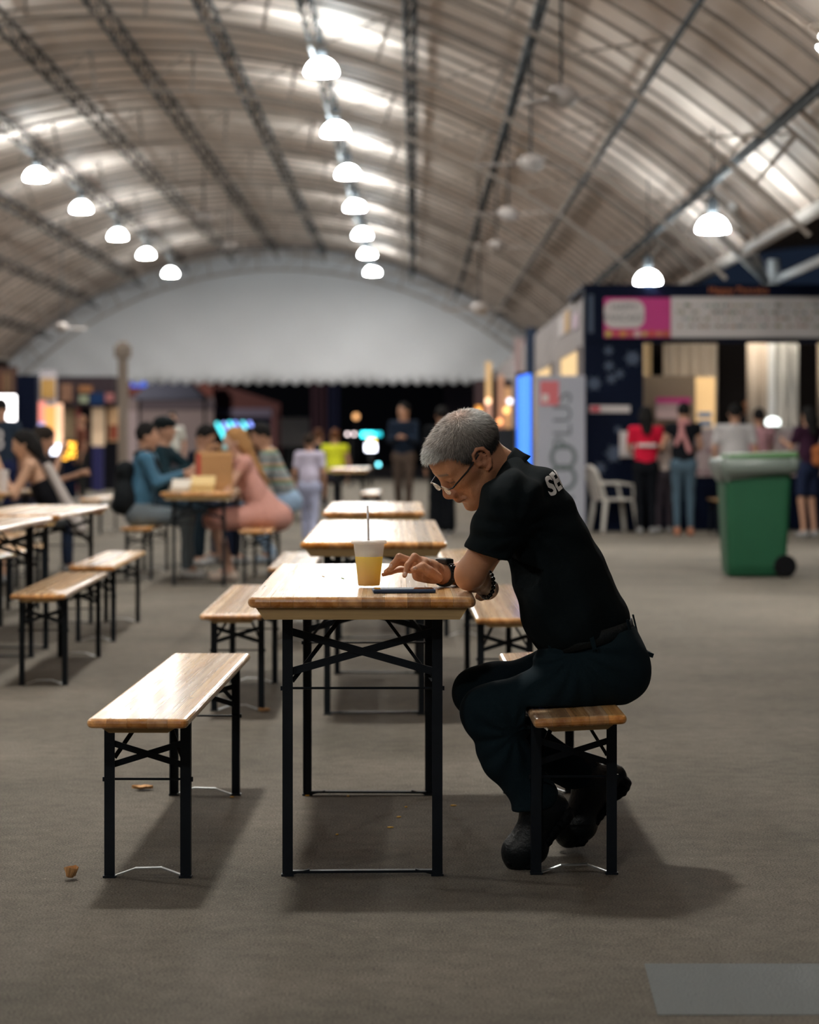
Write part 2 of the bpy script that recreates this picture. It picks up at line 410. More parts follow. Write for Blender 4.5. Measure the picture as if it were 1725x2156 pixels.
# repaired darker rectangle of asphalt at the lower right
def arch_sheet(cx, thick=.03, nx=40, y0=Y0, y1=Y1, ny=20):
    bm = bmesh.new(); G = []
    a = math.asin(HALF / RAD)
    for s in (0, thick):
        rows = []
        for i in range(nx + 1):
            t = -a + 2 * a * i / nx; x = cx + math.sin(t) * (RAD + s); z = APEX - RAD + math.cos(t) * (RAD + s)
            rows.append([bm.verts.new((x, y0 + (y1 - y0) * j / ny, z)) for j in range(ny + 1)])
        G.append(rows)
    for g in G:
        for i in range(nx):
            for j in range(ny): bm.faces.new((g[i][j], g[i][j + 1], g[i + 1][j + 1], g[i + 1][j]))
    for i in range(nx):
        for j in (0, ny): bm.faces.new((G[0][i][j], G[0][i + 1][j], G[1][i + 1][j], G[1][i][j]))
    for j in range(ny):
        for i in (0, nx): bm.faces.new((G[0][i][j], G[0][i][j + 1], G[1][i][j + 1], G[1][i][j]))
    return bm_mesh(bm, 'arch')
ceiling = tag(link('ceiling', arch_sheet(CX), M_ROOF, smooth=True), kind='structure')
side_roof = tag(link('ceiling', arch_sheet(CX + 2 * HALF + .1, y0=8), M_ROOF, smooth=True), kind='structure')
M_TRUSS = mat('truss_dark', (.040, .045, .050), .7, noise=.3, nscale=3, spec=.2)
M_PALE = mat('truss_pale', (.40, .35, .31), .6, noise=.2, nscale=5, spec=.3)
M_RIB = mat('purlin_steel', (.26, .215, .185), .55, metal=.1)
# purlin ribs that follow the arch (shared mesh)
bm = bmesh.new(); a = math.asin(HALF / RAD)
tube(bm, [(CX + math.sin(-a + 2 * a * i / 28) * (RAD - .05), 0, APEX - RAD + math.cos(-a + 2 * a * i / 28) * (RAD - .05)) for i in range(29)], .022, 5)
rib_me = bm_mesh(bm); rib_me.materials.append(M_RIB)
for k in range(60):
    o = link('roof_rib', rib_me, None, ceiling); o.location = (0, 13.2 + k * .98, 0)
# arch trusses
bm = bmesh.new()
def arc(r, t): return (CX + math.sin(t) * r, 0, APEX - RAD + math.cos(t) * r)
nT = 24
tube(bm, [arc(RAD - .1, -a + 2 * a * i / 36) for i in range(37)], .024, 6)
tube(bm, [arc(RAD - .72, -a + 2 * a * i / 36) for i in range(37)], .026, 6)
for i in range(nT):
    t0, t1 = -a + 2 * a * i / nT, -a + 2 * a * (i + 1) / nT
    if i % 2 == 0: tube(bm, [arc(RAD - .72, t0), arc(RAD - .1, (t0 + t1) / 2 + .03)], .014, 5); tube(bm, [arc(RAD - .1, (t0 + t1) / 2 + .03), arc(RAD - .72, t1)], .014, 5)
    else: tube(bm, [arc(RAD - .72, t0), arc(RAD - .1, t0)], .022, 5)
arch_me = bm_mesh(bm); arch_me.materials.append(M_PALE)
for k in range(10):
    o = link('arch_truss', arch_me, None, ceiling); o.location = (0, 16.7 + k * 6.1, 0)
# longitudinal trusses (shared mesh, hung along the roof)
bm = bmesh.new()
L0, L1 = 13.0, 71.5
for z in (0, -.34): tube(bm, [(0, L0, z), (0, L1, z)], .028, 5)
nb = 84
for i in range(nb):
    y0, y1 = L0 + (L1 - L0) * i / nb, L0 + (L1 - L0) * (i + 1) / nb
    tube(bm, [(0, y0, 0 if i % 2 else -.34), (0, y1, -.34 if i % 2 else 0)], .016, 4)
lt_me = bm_mesh(bm); lt_me.materials.append(M_TRUSS)
ROWS = [-11.2, -9.75, -8.35, -6.92, -5.5, -4.1, -2.65, -1.25, .05, 1.4, 2.55, 3.55]
for x in ROWS:
    o = link('longitudinal_truss', lt_me, None, ceiling)
    t = math.asin((x - CX) / RAD)
    o.location = (x - math.sin(t) * .12, 0, roof_z(x) - .10); o.rotation_euler = (0, t, 0)
# eave gutters
for sx in (-1, 1):
    bm = bmesh.new(); tube(bm, [(CX + sx * (HALF - .03), 10, roof_z(CX + HALF) - .02), (CX + sx * (HALF - .03), 71.8, roof_z(CX + HALF) - .02)], .09, 8)
    link('eave_beam', bm_mesh(bm), M_PALE, ceiling)
# gable curtain with scalloped valance
M_GABLE = mat('white_gable_fabric', (.68, .70, .735), .8, noise=.05, nscale=.5)
def gable(y):
    bm = bmesh.new(); n = 240; zb = CH + 129 * y / FPX
    front, back = [], []
    a = math.asin(HALF / RAD); x0, x1 = CX - HALF, CX + HALF; nz = 10
    for s, rows in ((0, front), (.03, back)):
        for i in range(n + 1):
            x = x0 + (x1 - x0) * i / n
            ph = (x - x0) / .37 * math.pi
            zlow = zb - .15 * abs(math.sin(ph))
            zt = max(roof_z(x) - .03, zb + .02)
            col = []
            for j in range(nz + 1):
                z = zlow + (zt - zlow) * j / nz
                fold = .05 * math.sin((x - z * 1.3) * 2.1) * (1 - j / nz) + .03 * math.sin((x + z * 1.2) * 4.0) * (1 - j / nz)
                col.append(bm.verts.new((x, y + s + fold, z)))
            rows.append(col)
    for rows in (front, back):
        for i in range(n):
            for j in range(nz): bm.faces.new((rows[i][j], rows[i + 1][j], rows[i + 1][j + 1], rows[i][j + 1]))
    for i in range(n):
        for j in (0, nz): bm.faces.new((front[i][j], front[i + 1][j], back[i + 1][j], back[i][j]))
    return bm_mesh(bm)
wall_back = tag(link('wall_back', gable(72.0), M_GABLE, smooth=True), kind='structure')
# right side partition wall, seen edge-on, with lit openings
M_PART = mat('grey_partition', (.25, .22, .215), .7, noise=.1, nscale=2)
wall_right = tag(boxes('wall_right', [((2.33, 51.6, 1.61), (.06, 39, 3.22))], M_PART), kind='structure')
M_WARM = mat('warm_lit_panel', (.5, .35, .16), .6, emit=(1.0, .66, .30), estr=.16)
for i, (d0, d1) in enumerate([(32.7, 36.6), (39.2, 43.8)]):
    w = tag(boxes('window_%d' % (i + 1), [((2.28, (d0 + d1) / 2, 1.8), (.05, d1 - d0, 1.3))], M_WARM), kind='structure')
    boxes('window_frame', [((2.275, (d0 + d1) / 2, 1.17), (.07, d1 - d0 + .1, .06)), ((2.275, (d0 + d1) / 2, 2.47), (.07, d1 - d0 + .1, .05)), ((2.275, d0, 1.82), (.07, .08, 1.3)), ((2.275, d1, 1.82), (.07, .08, 1.3))], M_PART, w)
def poster(name, label, cat, x0, x1, y0, y1, D, m, t=.04):
    a, b = W(x0, y0, D), W(x1, y1, D)
    o = boxes(name, [((0, 0, 0), (abs(b.x - a.x), t, abs(a.z - b.z)))], m)
    o.location = ((a.x + b.x) / 2, D, (a.z + b.z) / 2)
    return tag(o, label, cat)
# ================================================================== LAMPS
M_LAMP = mat('lamp_glow', (.9, .95, 1), .4, emit=(.88, .98, 1.0), estr=25)
M_LAMPLO = mat('lamp_lens', (1, 1, 1), .4, emit=(1, .96, .89), estr=130)
bm = bmesh.new()
prof = [(.205, 0), (.215, .012), (.212, .05), (.195, .095), (.165, .14), (.12, .18), (.07, .205), (.03, .212)]
lathe(bm, prof, 24); bm.faces.new([v for v in bm.verts if v.co.z > .21])
lamp_me = bm_mesh(bm); lamp_me.materials.append(M_LAMP); lamp_me.polygons.foreach_set('use_smooth', [True] * len(lamp_me.polygons))
bm = bmesh.new(); lathe(bm, [(.19, -.002), (.15, -.008), (.01, -.012)], 24); bm.faces.new([v for v in bm.verts if v.co.z < -.0115])
lens_me = bm_mesh(bm); lens_me.materials.append(M_LAMPLO)
bm = bmesh.new(); lathe(bm, [(.028, .205), (.05, .22), (.055, .25), (.07, .27), (.07, .42), (.05, .45), (.02, .47)], 14, cap=True)
house_me = bm_mesh(bm); house_me.materials.append(M_TRUSS)
_ord = ['first', 'second', 'third', 'fourth', 'fifth', 'sixth', 'seventh', 'eighth', 'ninth', 'tenth']
def lamp(x, D, z, label, s=1.0):
    t = thing('pendant_lamp', label, 'lamp', (x, D, z), 0, 'glowing dome lamps hung from the roof'); t.scale = (s, s, s)
    for n, me in (('lamp_shade', lamp_me), ('lens', lens_me), ('lamp_housing', house_me)): link(n, me, None, t)
    zt = roof_z(x) - .06
    bm = bmesh.new(); tube(bm, [(0, 0, .46), (0, 0, (zt - z) / s)], .012, 5); link('hanging_rod', bm_mesh(bm), M_TRUSS, t)
cen = [(677, 139), (707, 267), (733, 355), (748, 424), (763, 482), (774, 522), (785, 559)]
for i, (px, py) in enumerate(cen):
    D = 31.6 + 6 * i; H = (VY - (py + 18)) * D / FPX
    lamp((px - VX) * D / FPX, D, CH + min(H, 4.9), 'white dome pendant lamp, %s from the top in the centre row' % _ord[i])
lef = [(76, 364), (171, 431), (248, 488), (308, 527), (359, 566)]
for i, (px, py) in enumerate(lef):
    D = 42.2 + 6 * i; H = (VY - (py + 14)) * D / FPX
    lamp((px - VX) * D / FPX, D, CH + H, 'white dome pendant lamp, %s from the left in the left row' % _ord[i], .95)
for i, (px, py, D) in enumerate([(1501, 470, 25.6), (1365, 579, 31.4)]):
    H = (VY - (py + 18)) * D / FPX
    lamp((px - VX) * D / FPX, D, CH + H, ['white dome pendant lamp above the green wheelie bin, lighting the white struts', 'white dome pendant lamp just above the left end of the dark food stall'][i], .82)
# lamps of the same rows that hang nearer than the frame shows
for x, D, wh in [(-1.32, 9.0, 'over the far end of the main table'), (-1.25, 17.0, 'over the third table back'), (-1.25, 24.6, 'just above the top edge in the centre row'), (-6.85, 9.5, 'high left of the foreground benches'), (-6.85, 20, 'high left, level with the denim-shirted man'), (-6.85, 31, 'just out of view before the left row'), (3.1, 17.0, 'overhead before the green bin'), (-6.85, 0, 'behind the camera in the left row'), (-1.25, -3, 'behind the camera in the centre row')]:
    lamp(x, D, 6.1 if abs(x - 3) > 1 else 4.0, 'white dome pendant lamp ' + wh, 1.2 if D == 9.0 else 1.0)

# ceiling fans
M_FAN = mat('white_fan', (.42, .38, .36), .5)
bmF = bmesh.new(); lathe(bmF, [(.03, .12), (.10, .10), (.15, .05), (.15, -.02), (.10, -.08), (.02, -.10)], 16, cap=True); motor_me = bm_mesh(bmF); motor_me.materials.append(M_FAN)
bmF = bmesh.new(); box(bmF, (.40, 0, 0), (.52, .10, .012), Matrix.Rotation(R(12), 3, 'X'), .004); blade_me = bm_mesh(bmF); blade_me.materials.append(M_FAN)
for i, (px, py, H, wh) in enumerate([(1182, 205, 3.2, 'nearest, above the old man'), (1118, 345, 3.2, 'second from the top on the right'), (1070, 452, 3.2, 'third from the top on the right'), (1045, 520, 3.2, 'fourth from the top on the right'), (1010, 650, 2.3, 'low over the right end of the white gable'),
                                     (430, 458, 4.5, 'upper one of the left row'), (484, 518, 4.5, 'lower one of the left row near the gable'), (130, 690, 2.6, 'low at the far left eave')]):
    D = H * FPX / (VY - py); x = (px - VX) * D / FPX
    if D > 70: D = 70; x = (px - VX) * D / FPX; H = (VY - py) * D / FPX
    t = thing('ceiling_fan', 'white ceiling fan on a rod, ' + wh, 'fan', (x, D, CH + H), i * .7, 'ceiling fans on long rods')
    link('motor', motor_me, None, t)
    for k in range(3):
        o = link('blade', blade_me, None, t); o.rotation_euler = (0, 0, R(120 * k))
    bm = bmesh.new(); tube(bm, [(0, 0, .1), (0, 0, roof_z(x) - CH - H - .02)], .014, 5); link('rod', bm_mesh(bm), M_TRUSS, t)

# white steel column with raking struts above the stall
M_WHITE = mat('white_painted_steel', (.75, .76, .76), .4)
t = thing('steel_column', 'white steel column with raking struts rising above the dark food stall', 'column', (4.93, 32.6, 0))
def loc(p): return p - Vector(t.location)
bm = bmesh.new(); tube(bm, [(0, 0, 0), (0, 0, CH + 2.5)], .09, 10); link('post', bm_mesh(bm), M_WHITE, t)
for q in [(1542, 432, 28.7), (1512, 492, 29.6)]:
    bm = bmesh.new(); tube(bm, [loc(W(1614, 592, 32.4)), loc(W(*q))], .055, 8); link('strut', bm_mesh(bm), M_WHITE, t)
bm = bmesh.new(); tube(bm, [(0, 0, CH + 2.2), (0, -14, CH + 2.2)], .06, 8); link('rail', bm_mesh(bm), M_WHITE, t)

# ================================================================== TABLES AND BENCHES
def rounded_slab(w, L, th, rp=.02, rb=.010):
    bm = bmesh.new(); bmesh.ops.create_cube(bm, size=1)
    for v in bm.verts: v.co = Vector((v.co.x * w, v.co.y * L, v.co.z * th))
    es = [e for e in bm.edges if abs(e.verts[0].co.z - e.verts[1].co.z) > th * .5]
    bmesh.ops.bevel(bm, geom=es, offset=rp, segments=4, affect='EDGES', profile=.5)
    es = [e for e in bm.edges if abs(e.verts[0].co.z - e.verts[1].co.z) < 1e-5 and any(abs(f.normal.z) > .9 for f in e.link_faces) and not all(abs(f.normal.z) > .9 for f in e.link_faces)]
    bmesh.ops.bevel(bm, geom=es, offset=rb, segments=3, affect='EDGES', profile=.5)
    return bm
def board_meshes(w, L, th, n, rp=.02, rb=.010, gap=.00022):
    out = []; xs = [-w / 2 + w * i / n for i in range(n + 1)]
    for i in range(n):
        bm = rounded_slab(w, L, th, rp, rb)
        for sgn, x in ((-1, xs[i]), (1, xs[i + 1])):
            if (i == 0 and sgn < 0) or (i == n - 1 and sgn > 0): continue
            g = bmesh.ops.bisect_plane(bm, geom=bm.verts[:] + bm.edges[:] + bm.faces[:], plane_co=(x - sgn * gap, 0, 0), plane_no=(sgn, 0, 0), clear_outer=True)
            bmesh.ops.contextual_create(bm, geom=[e for e in g['geom_cut'] if isinstance(e, bmesh.types.BMEdge)])
        me = bm_mesh(bm); me.materials.append(M_WOOD); out.append(me)
    return out
def mesh_of(fn, m):
    bm = bmesh.new(); fn(bm); me = bm_mesh(bm); me.materials.append(m); return me
LEG_W = .0285
def leg_mesh(h):
    def f(bm):
        box(bm, (0, 0, h / 2 + .001), (LEG_W, .004, h - .002)); box(bm, (-LEG_W / 2 + .002, .013, h / 2), (.004, .024, h)); box(bm, (0, .004, .003), (.034, .03, .006))
    return mesh_of(f, M_STEEL)
KIT = {}
def kit(kind):
    if kind in KIT: return KIT[kind]
    if kind == 'table': w, L, th, n, top, hx, bw, bh = .612, 1.80, .030, 10, .77, .2045, .57, .032
    else: w, L, th, n, top, hx, bw, bh = .268, 1.95, .026, 5, .457, .1035, .20, .014
    k = dict(w=w, L=L, top=top, hx=hx)
    k['boards'] = board_meshes(w, L, th, n, .02 if kind == 'table' else .018, .0135 if kind == 'table' else .012)
    k['th'] = th; zb = top - th
    hl = zb - .002
    k['leg'] = leg_mesh(hl)
    k['batten'] = mesh_of(lambda bm: prism(bm, [(-bw / 2, zb), (bw / 2, zb), (bw / 2 - .022, zb - bh), (-bw / 2 + .022, zb - bh)], -.03, .03), M_RAW)
    if kind == 'table': zu, zl, zr, zs = .668, .556, .512, .53
    else: zu, zl, zr, zs = .366, .305, .267, .325
    xi = hx - .005; bwid = .021 if kind == 'table' else .017
    k['brace1'] = mesh_of(lambda bm: bar(bm, (-xi, .006, zu), (xi, .006, zl), bwid, .004), M_STEEL)
    k['brace2'] = mesh_of(lambda bm: bar(bm, (-xi, .011, zl), (xi, .011, zu), bwid, .004), M_STEEL)
    k['rod'] = mesh_of(lambda bm: (tube(bm, [(-hx - .019, 0.008, zr), (hx + .019, .008, zr)], .0035, 6), box(bm, (-hx - .017, .008, zr), (.005, .012, .012)), box(bm, (hx + .017, .008, zr), (.005, .012, .012))), M_STEEL)
    k['strut'] = mesh_of(lambda bm: bar(bm, (.035, .17, zb - .012), (hx - .012, .02, zs - .0), .009, .006), M_STEEL)
    k['strutL'] = mesh_of(lambda bm: bar(bm, (-.035, .17, zb - .012), (-hx + .012, .02, zs - .0), .012, .006), M_STEEL)
    k['mount'] = mesh_of(lambda bm: tube(bm, [(-.045, .17, zb - .009), (.045, .17, zb - .009)], .007, 6), M_STEEL)
    if kind == 'table':
        k['strap'] = mesh_of(lambda bm: (bar(bm, (-hx + .01, .01, .010), (hx - .01, .01, .012), .007, .022), bar(bm, (-hx + .01, .01, .004), (-hx + .06, .01, .016), .004, .018), bar(bm, (hx - .01, .01, .004), (hx - .06, .01, .016), .004, .018)), M_STEEL)
    else:
        k['strap'] = mesh_of(lambda bm: (bar(bm, (-hx + .014, .01, .004), (-hx + .07, .01, .024), .003, .020), bar(bm, (-hx + .068, .01, .024), (hx - .066, .01, .026), .003, .020), bar(bm, (hx - .068, .01, .026), (hx - .012, .01, .006), .003, .020)), M_GALV)
    KIT[kind] = k; return k
def furniture(kind, x, D, label, slope=0.0, sy=1.0, near=True, o_leg=None, group=None):
    "x, D: middle of the near end; slope: dx per dy of its long axis"
    k = kit(kind); L = k['L'] * sy
    o_leg = o_leg if o_leg is not None else (.13 if kind == 'table' else .22)
    rz = -math.atan(slope)
    d = Vector((math.sin(-rz), math.cos(rz), 0))
    c = Vector((x, D, 0)) + d * L / 2
    t = thing('beer_table' if kind == 'table' else 'beer_bench', label, 'table' if kind == 'table' else 'bench', c, rz, group)
    for me in k['boards']:
        o = link('board', me, None, t); o.location = (0, 0, k['top'] - k['th'] / 2); o.scale = (1, sy, 1)
    for sgn in (-1, 1):
        yo = sgn * (L / 2 - o_leg)
        R2 = Matrix.Rotation(0 if sgn < 0 else math.pi, 4, 'Z')
        def put(n, key, dx=0, mirror=False):
            o = link(n, k[key], None, t); o.matrix_local = Matrix.Translation((0, yo, 0)) @ R2 @ Matrix.Translation((dx, 0, 0)) @ (Matrix.Rotation(0, 4, 'Z'))
            return o
        put('leg', 'leg', -k['hx']); put('leg', 'leg', k['hx']).scale = (-1, 1, 1)
        put('cross_brace', 'brace1'); put('cross_brace', 'brace2'); put('tie_rod', 'rod')
        put('folding_strut', 'strut'); put('folding_strut', 'strutL'); put('strut_mount', 'mount'); put('floor_strap', 'strap')
        o = link('batten', k['batten'], None, t); o.location = (0, sgn * (L / 2 - .05 if kind == 'table' else L / 2 - .06), 0)
    return t
furniture('table', -.141, 6.357, 'varnished wooden beer table with the drink and phone on it', -.0086, .97)
furniture('bench', -.730, 6.24, 'empty varnished bench in the left foreground with white glare on its seat', .0158)
mb = furniture('bench', .440, 6.29, 'varnished bench the grey-haired man is sitting on', -.012)
for o in mb.children:
    if o.name.split('.')[0] in ('board', 'batten'):
        z = o.location.z; o.rotation_euler = (0, R(-2.6), 0); o.scale.x = .93
        if o.name.startswith('batten'): o.location.x = .45 * math.sin(R(2.6)); o.location.z = .45 * (1 - math.cos(R(2.6)))
furniture('table', -.170, 9.85, 'second wooden beer table back, right behind the yellow drink', -.0086, 1.5, o_leg=.45)
furniture('bench', -.775, 10.03, 'wooden bench to the left of the main table, partly hidden by its corner', -.0086, 1.05, o_leg=.42)
furniture('bench', .385, 9.8, 'wooden bench behind the seated man’s chest and arm', -.0086, 1.18, o_leg=.22)
furniture('table', -.243, 14.1, 'third wooden beer table back, in line behind the second one', -.0086, 1.2)
furniture('bench', -.715, 13.7, 'wooden bench left of the second table’s far end, beside the pink dress', -.01, 1.0)
furniture('bench', .30, 14.2, 'blurred bench just right of the second table’s far corner', -.01, .9)
furniture('bench', -1.80, 11.33, 'long wooden bench at the left, nearest of its row', -.025)
furniture('bench', -1.885, 13.85, 'wooden bench joined to the far end of the left bench', -.02)
furniture('table', -2.31, 11.1, 'beer table cut off by the left edge of the picture', 0, 1.15)
furniture('table', -2.31, 13.42, 'beer table end to end behind the left-edge table', 0, 1.2)
furniture('bench', -2.76, 15.0, 'bench whose end shows at the left edge below the tables', 0)
furniture('bench', -3.1, 17.4, 'far bench under the bare-backed woman', 0)
furniture('table', -1.77, 19.35, 'beer table with the brown paper bag, among the seated friends', 0.0, .95)
furniture('bench', -2.36, 20.1, 'bench under the man in the denim shirt', 0, .9)
furniture('bench', -1.31, 19.5, 'bench under the woman in the pink dress', 0, .9)
furniture('table', -3.62, 19.3, 'beer table by the left edge with a white cup on it', 0, .95)
furniture('table', -3.3, 33.5, 'distant beer table under the post at the left', 0, 1.2)
furniture('bench', -4.1, 30.0, 'distant bench behind the bare-backed woman', 0, 1.0)
furniture('table', -1.0, 36.0, 'distant beer table below the cyan light', 0, 1.3)
furniture('bench', -1.75, 35.0, 'distant bench left of the far table under the cyan light', 0)
furniture('bench', -.62, 33.5, 'distant bench right of the far table, beside the walking man', 0)
furniture('bench', 3.9, 29.6, 'bench in shade before the food stall counter', 0, .5, o_leg=.1)

# ================================================================== THINGS ON THE TABLE
TZ = .7705
M_CUP = mat('clear_plastic_cup', (.93, .93, .93), .12, spec=.6)
def glassy(m, alpha):
    nt = m.node_tree; b = nt.nodes['Principled BSDF']; out = [n for n in nt.nodes if n.type == 'OUTPUT_MATERIAL'][0]
    tr = nt.nodes.new('ShaderNodeBsdfTransparent'); mx = nt.nodes.new('ShaderNodeMixShader'); mx.inputs[0].default_value = alpha
    nt.links.new(tr.outputs[0], mx.inputs[1]); nt.links.new(b.outputs[0], mx.inputs[2]); nt.links.new(mx.outputs[0], out.inputs[0])
glassy(M_CUP, .11)
cupp = W(777, 1237, 6.775)
t = thing('plastic_cup', 'clear plastic cup of yellow iced drink with a lid, left of the man’s hand', 'cup', (cupp.x, 6.78, TZ)); t.scale = (1.07, 1.07, 1.05)
bm = bmesh.new(); lathe(bm, [(.004, .001), (.0285, .001), (.030, .004), (.0325, .03), (.0395, .096), (.0425, .121), (.0445, .122), (.0445, .124), (.0420, .124), (.0385, .096), (.0315, .03), (.029, .005), (.004, .004)], 40)
link('cup_wall', bm_mesh(bm), M_CUP, t, smooth=True)
m, nt, b = nm('yellow_drink')
tc = nt.nodes.new('ShaderNodeTexCoord'); sx = nt.nodes.new('ShaderNodeSeparateXYZ'); nt.links.new(tc.outputs['Object'], sx.inputs[0])
mr = nt.nodes.new('ShaderNodeMapRange'); mr.inputs[1].default_value = 0; mr.inputs[2].default_value = .09; nt.links.new(sx.outputs[2], mr.inputs[0])
cr = nt.nodes.new('ShaderNodeValToRGB'); cr.color_ramp.elements[0].color = (.80, .52, .02, 1); cr.color_ramp.elements[1].color = (.98, .86, .10, 1); nt.links.new(mr.outputs[0], cr.inputs[0]); nt.links.new(cr.outputs[0], b.inputs['Base Color'])
b.inputs['Roughness'].default_value = .2
tl = nt.nodes.new('ShaderNodeBsdfTranslucent'); nt.links.new(cr.outputs[0], tl.inputs[0]); ms_ = nt.nodes.new('ShaderNodeMixShader'); ms_.inputs[0].default_value = .72
nt.links.new(b.outputs[0], ms_.inputs[1]); nt.links.new(tl.outputs[0], ms_.inputs[2]); nt.links.new(ms_.outputs[0], [q for q in nt.nodes if q.type == 'OUTPUT_MATERIAL'][0].inputs[0])
bm = bmesh.new(); lathe(bm, [(.001, .0045), (.0275, .0045), (.0295, .01), (.031, .03), (.0364, .080), (.0368, .083), (.030, .0845), (.001, .084)], 40)
link('drink', bm_mesh(bm), m, t, smooth=True)
M_FROST = mat('condensation', (.92, .93, .93), .6, bump=.5, bscale=500); glassy(M_FROST, .38)
bm = bmesh.new(); lathe(bm, [(.0368, .0835), (.0382, .096), (.0412, .121), (.0404, .121), (.0375, .096), (.0362, .0835)], 40); link('condensation_band', bm_mesh(bm), M_FROST, t, smooth=True)
M_ICE = mat('ice', (.9, .92, .9), .15); glassy(M_ICE, .6)
for q in range(7):
    bm = bmesh.new(); an = q * 2.4; box(bm, (.019 * math.cos(an), .019 * math.sin(an), .087), (.016, .016, .014), Matrix.Rotation(q, 3, 'X') @ Matrix.Rotation(q * 2, 3, 'Z'), .002); link('ice_cube', bm_mesh(bm), M_ICE, t)
bm = bmesh.new(); lathe(bm, [(.0455, .118), (.0475, .119), (.0475, .127), (.044, .129), (.040, .129), (.038, .1255), (.006, .1255)], 40); bm.faces.new([v for v in bm.verts if abs(v.co.x) < .0065 and abs(v.co.y) < .0065])
M_LID = mat('clear_lid', (.93, .93, .93), .15, spec=.6); glassy(M_LID, .5)
link('cup_lid', bm_mesh(bm), M_LID, t, smooth=True)
bm = bmesh.new(); tube(bm, [(0, 0, 0), (-.006, .001, .214)], .0033, 12)
tag(link('drinking_straw', bm_mesh(bm), mat('pale_straw', (.9, .84, .82), .5, trans=.3), smooth=True, loc=(cupp.x + .002, 6.78, TZ + .018)), 'pale paper straw standing upright in the yellow drink', 'straw')
t = thing('smartphone', 'phone in a dark blue case lying flat in front of the hand', 'phone', (W(850, 1250, 6.53).x, 6.545, TZ), R(4))
bm = bmesh.new(); box(bm, (0, 0, .0055), (.172, .082, .010), None, .0035, 3); link('phone_case', bm_mesh(bm), mat('blue_phone_case', (.008, .035, .10), .35), t)
bm = bmesh.new(); box(bm, (0, 0, .0108), (.162, .073, .001)); link('screen', bm_mesh(bm), mat('black_glass', (.01, .01, .012), .05, coat=1), t)
# crumbs / leaf on the table top
for (px, py, c, lb) in [(722, 1219, (.12, .25, .03), 'tiny green herb scrap on the main table left of the cup'), (681, 1215, (.6, .45, .25), 'tiny pale crumb on the main table far left of the cup')]:
    D = .417 * FPX / (py - VY); bm = bmesh.new(); box(bm, (0, 0, .0015), (.010, .007, .003), Matrix.Rotation(.3, 3, 'Y'), .001)
    tag(link('food_crumb', bm_mesh(bm), mat('crumb%d' % px, c, .6), loc=((px - VX) * D / FPX, D, TZ)), lb, 'crumb')

# ================================================================== FLOOR LITTER AND REPAIR PATCH
def ground(px, py): D = CH * FPX / (py - VY); return Vector(((px - VX) * D / FPX, D, 0))
M_LEAF = mat('dry_leaf', (.55, .30, .12), .6, noise=.3, nscale=80)
def leaf(px, py, L, wd, rz, curl, label):
    bm = bmesh.new(); n = 12; top = []
    for s in (0, .0012):
        rows = []
        for i in range(n + 1):
            u = -1 + 2 * i / n; w = wd * (1 - abs(u) ** 2.2) * (1 + .2 * math.sin(i * 2.2)) + .001
            rows.append([bm.verts.new((u * L / 2, v * w / 2, .002 + s + curl * (v * v * wd + .15 * u * u * L) + .001 * math.sin(i))) for v in (-1, -.3, .3, 1)])
        top.append(rows)
    for rows in top:
        for i in range(n):
            for j in range(3): bm.faces.new((rows[i][j], rows[i][j + 1], rows[i + 1][j + 1], rows[i + 1][j]))
    for i in range(n):
        for j in (0, 3): bm.faces.new((top[0][i][j], top[0][i + 1][j], top[1][i + 1][j], top[1][i][j]))
    p = ground(px, py); p.z = .002
    o = tag(link('fallen_leaf', bm_mesh(bm), M_LEAF, loc=p), label, 'leaf'); o.rotation_euler = (0, 0, rz)
leaf(300, 1664, .072, .05, .1, .2, 'flat tan leaf on the ground behind the front legs of the left bench')
leaf(150, 1852, .046, .036, 1.1, .75, 'curled dry leaf on the ground left of the left bench')
leaf(556, 1500, .05, .03, 0, .4, 'small dry leaf by the foot of the bench left of the main table')
M_PETAL = mat('yellow_crumb', (.75, .42, .04), .6)
for i, (px, py, lb) in enumerate([(855, 1700, 'upper one right of centre under the table'), (840, 1721, 'second right of centre under the table'), (822, 1743, 'third right of centre under the table'), (710, 1758, 'in the darkest shadow left of centre'), (647, 1676, 'by the far left table leg'), (955, 1697, 'near the man’s trouser cuff'), (733, 1677, 'behind the dark shadow near the far strap'), (489, 1679, 'by the far right leg of the left bench')]):
    bm = bmesh.new(); bmesh.ops.create_icosphere(bm, subdivisions=1, radius=.0055)
    for v in bm.verts: v.co.z = v.co.z * .5 + .002; v.co.x *= 1 + .6 * (i % 3)
    tag(link('yellow_crumb', bm_mesh(bm), M_PETAL, loc=ground(px, py)), 'tiny yellow food crumb on the ground, ' + lb, 'crumb', 'yellow crumbs under the main table')
# bluish repaired square of asphalt, bottom right
a, b = ground(1368, 2062), ground(1725, 2150)
M_PATCH = mat('asphalt_patch', (.078, .088, .086), .7, noise=.35, nscale=170, bump=.6, bscale=170)
pa_ = ground(1357, 2030); pb_ = ground(1385, 2138)
bm = bmesh.new(); V_ = [(0, 0), (3, 0), (3, pb_.y - pa_.y), (pb_.x - pa_.x, pb_.y - pa_.y)]
lo_ = [bm.verts.new((x, y, -.002)) for x, y in V_]; hi_ = [bm.verts.new((x, y, .0015)) for x, y in V_]
bm.faces.new(lo_[::-1]); bm.faces.new(hi_)
for k in range(4): bm.faces.new((lo_[k], lo_[(k + 1) % 4], hi_[(k + 1) % 4], hi_[k]))
link('repair_patch', bm_mesh(bm), M_PATCH, floor, loc=(pa_.x, pa_.y, 0))

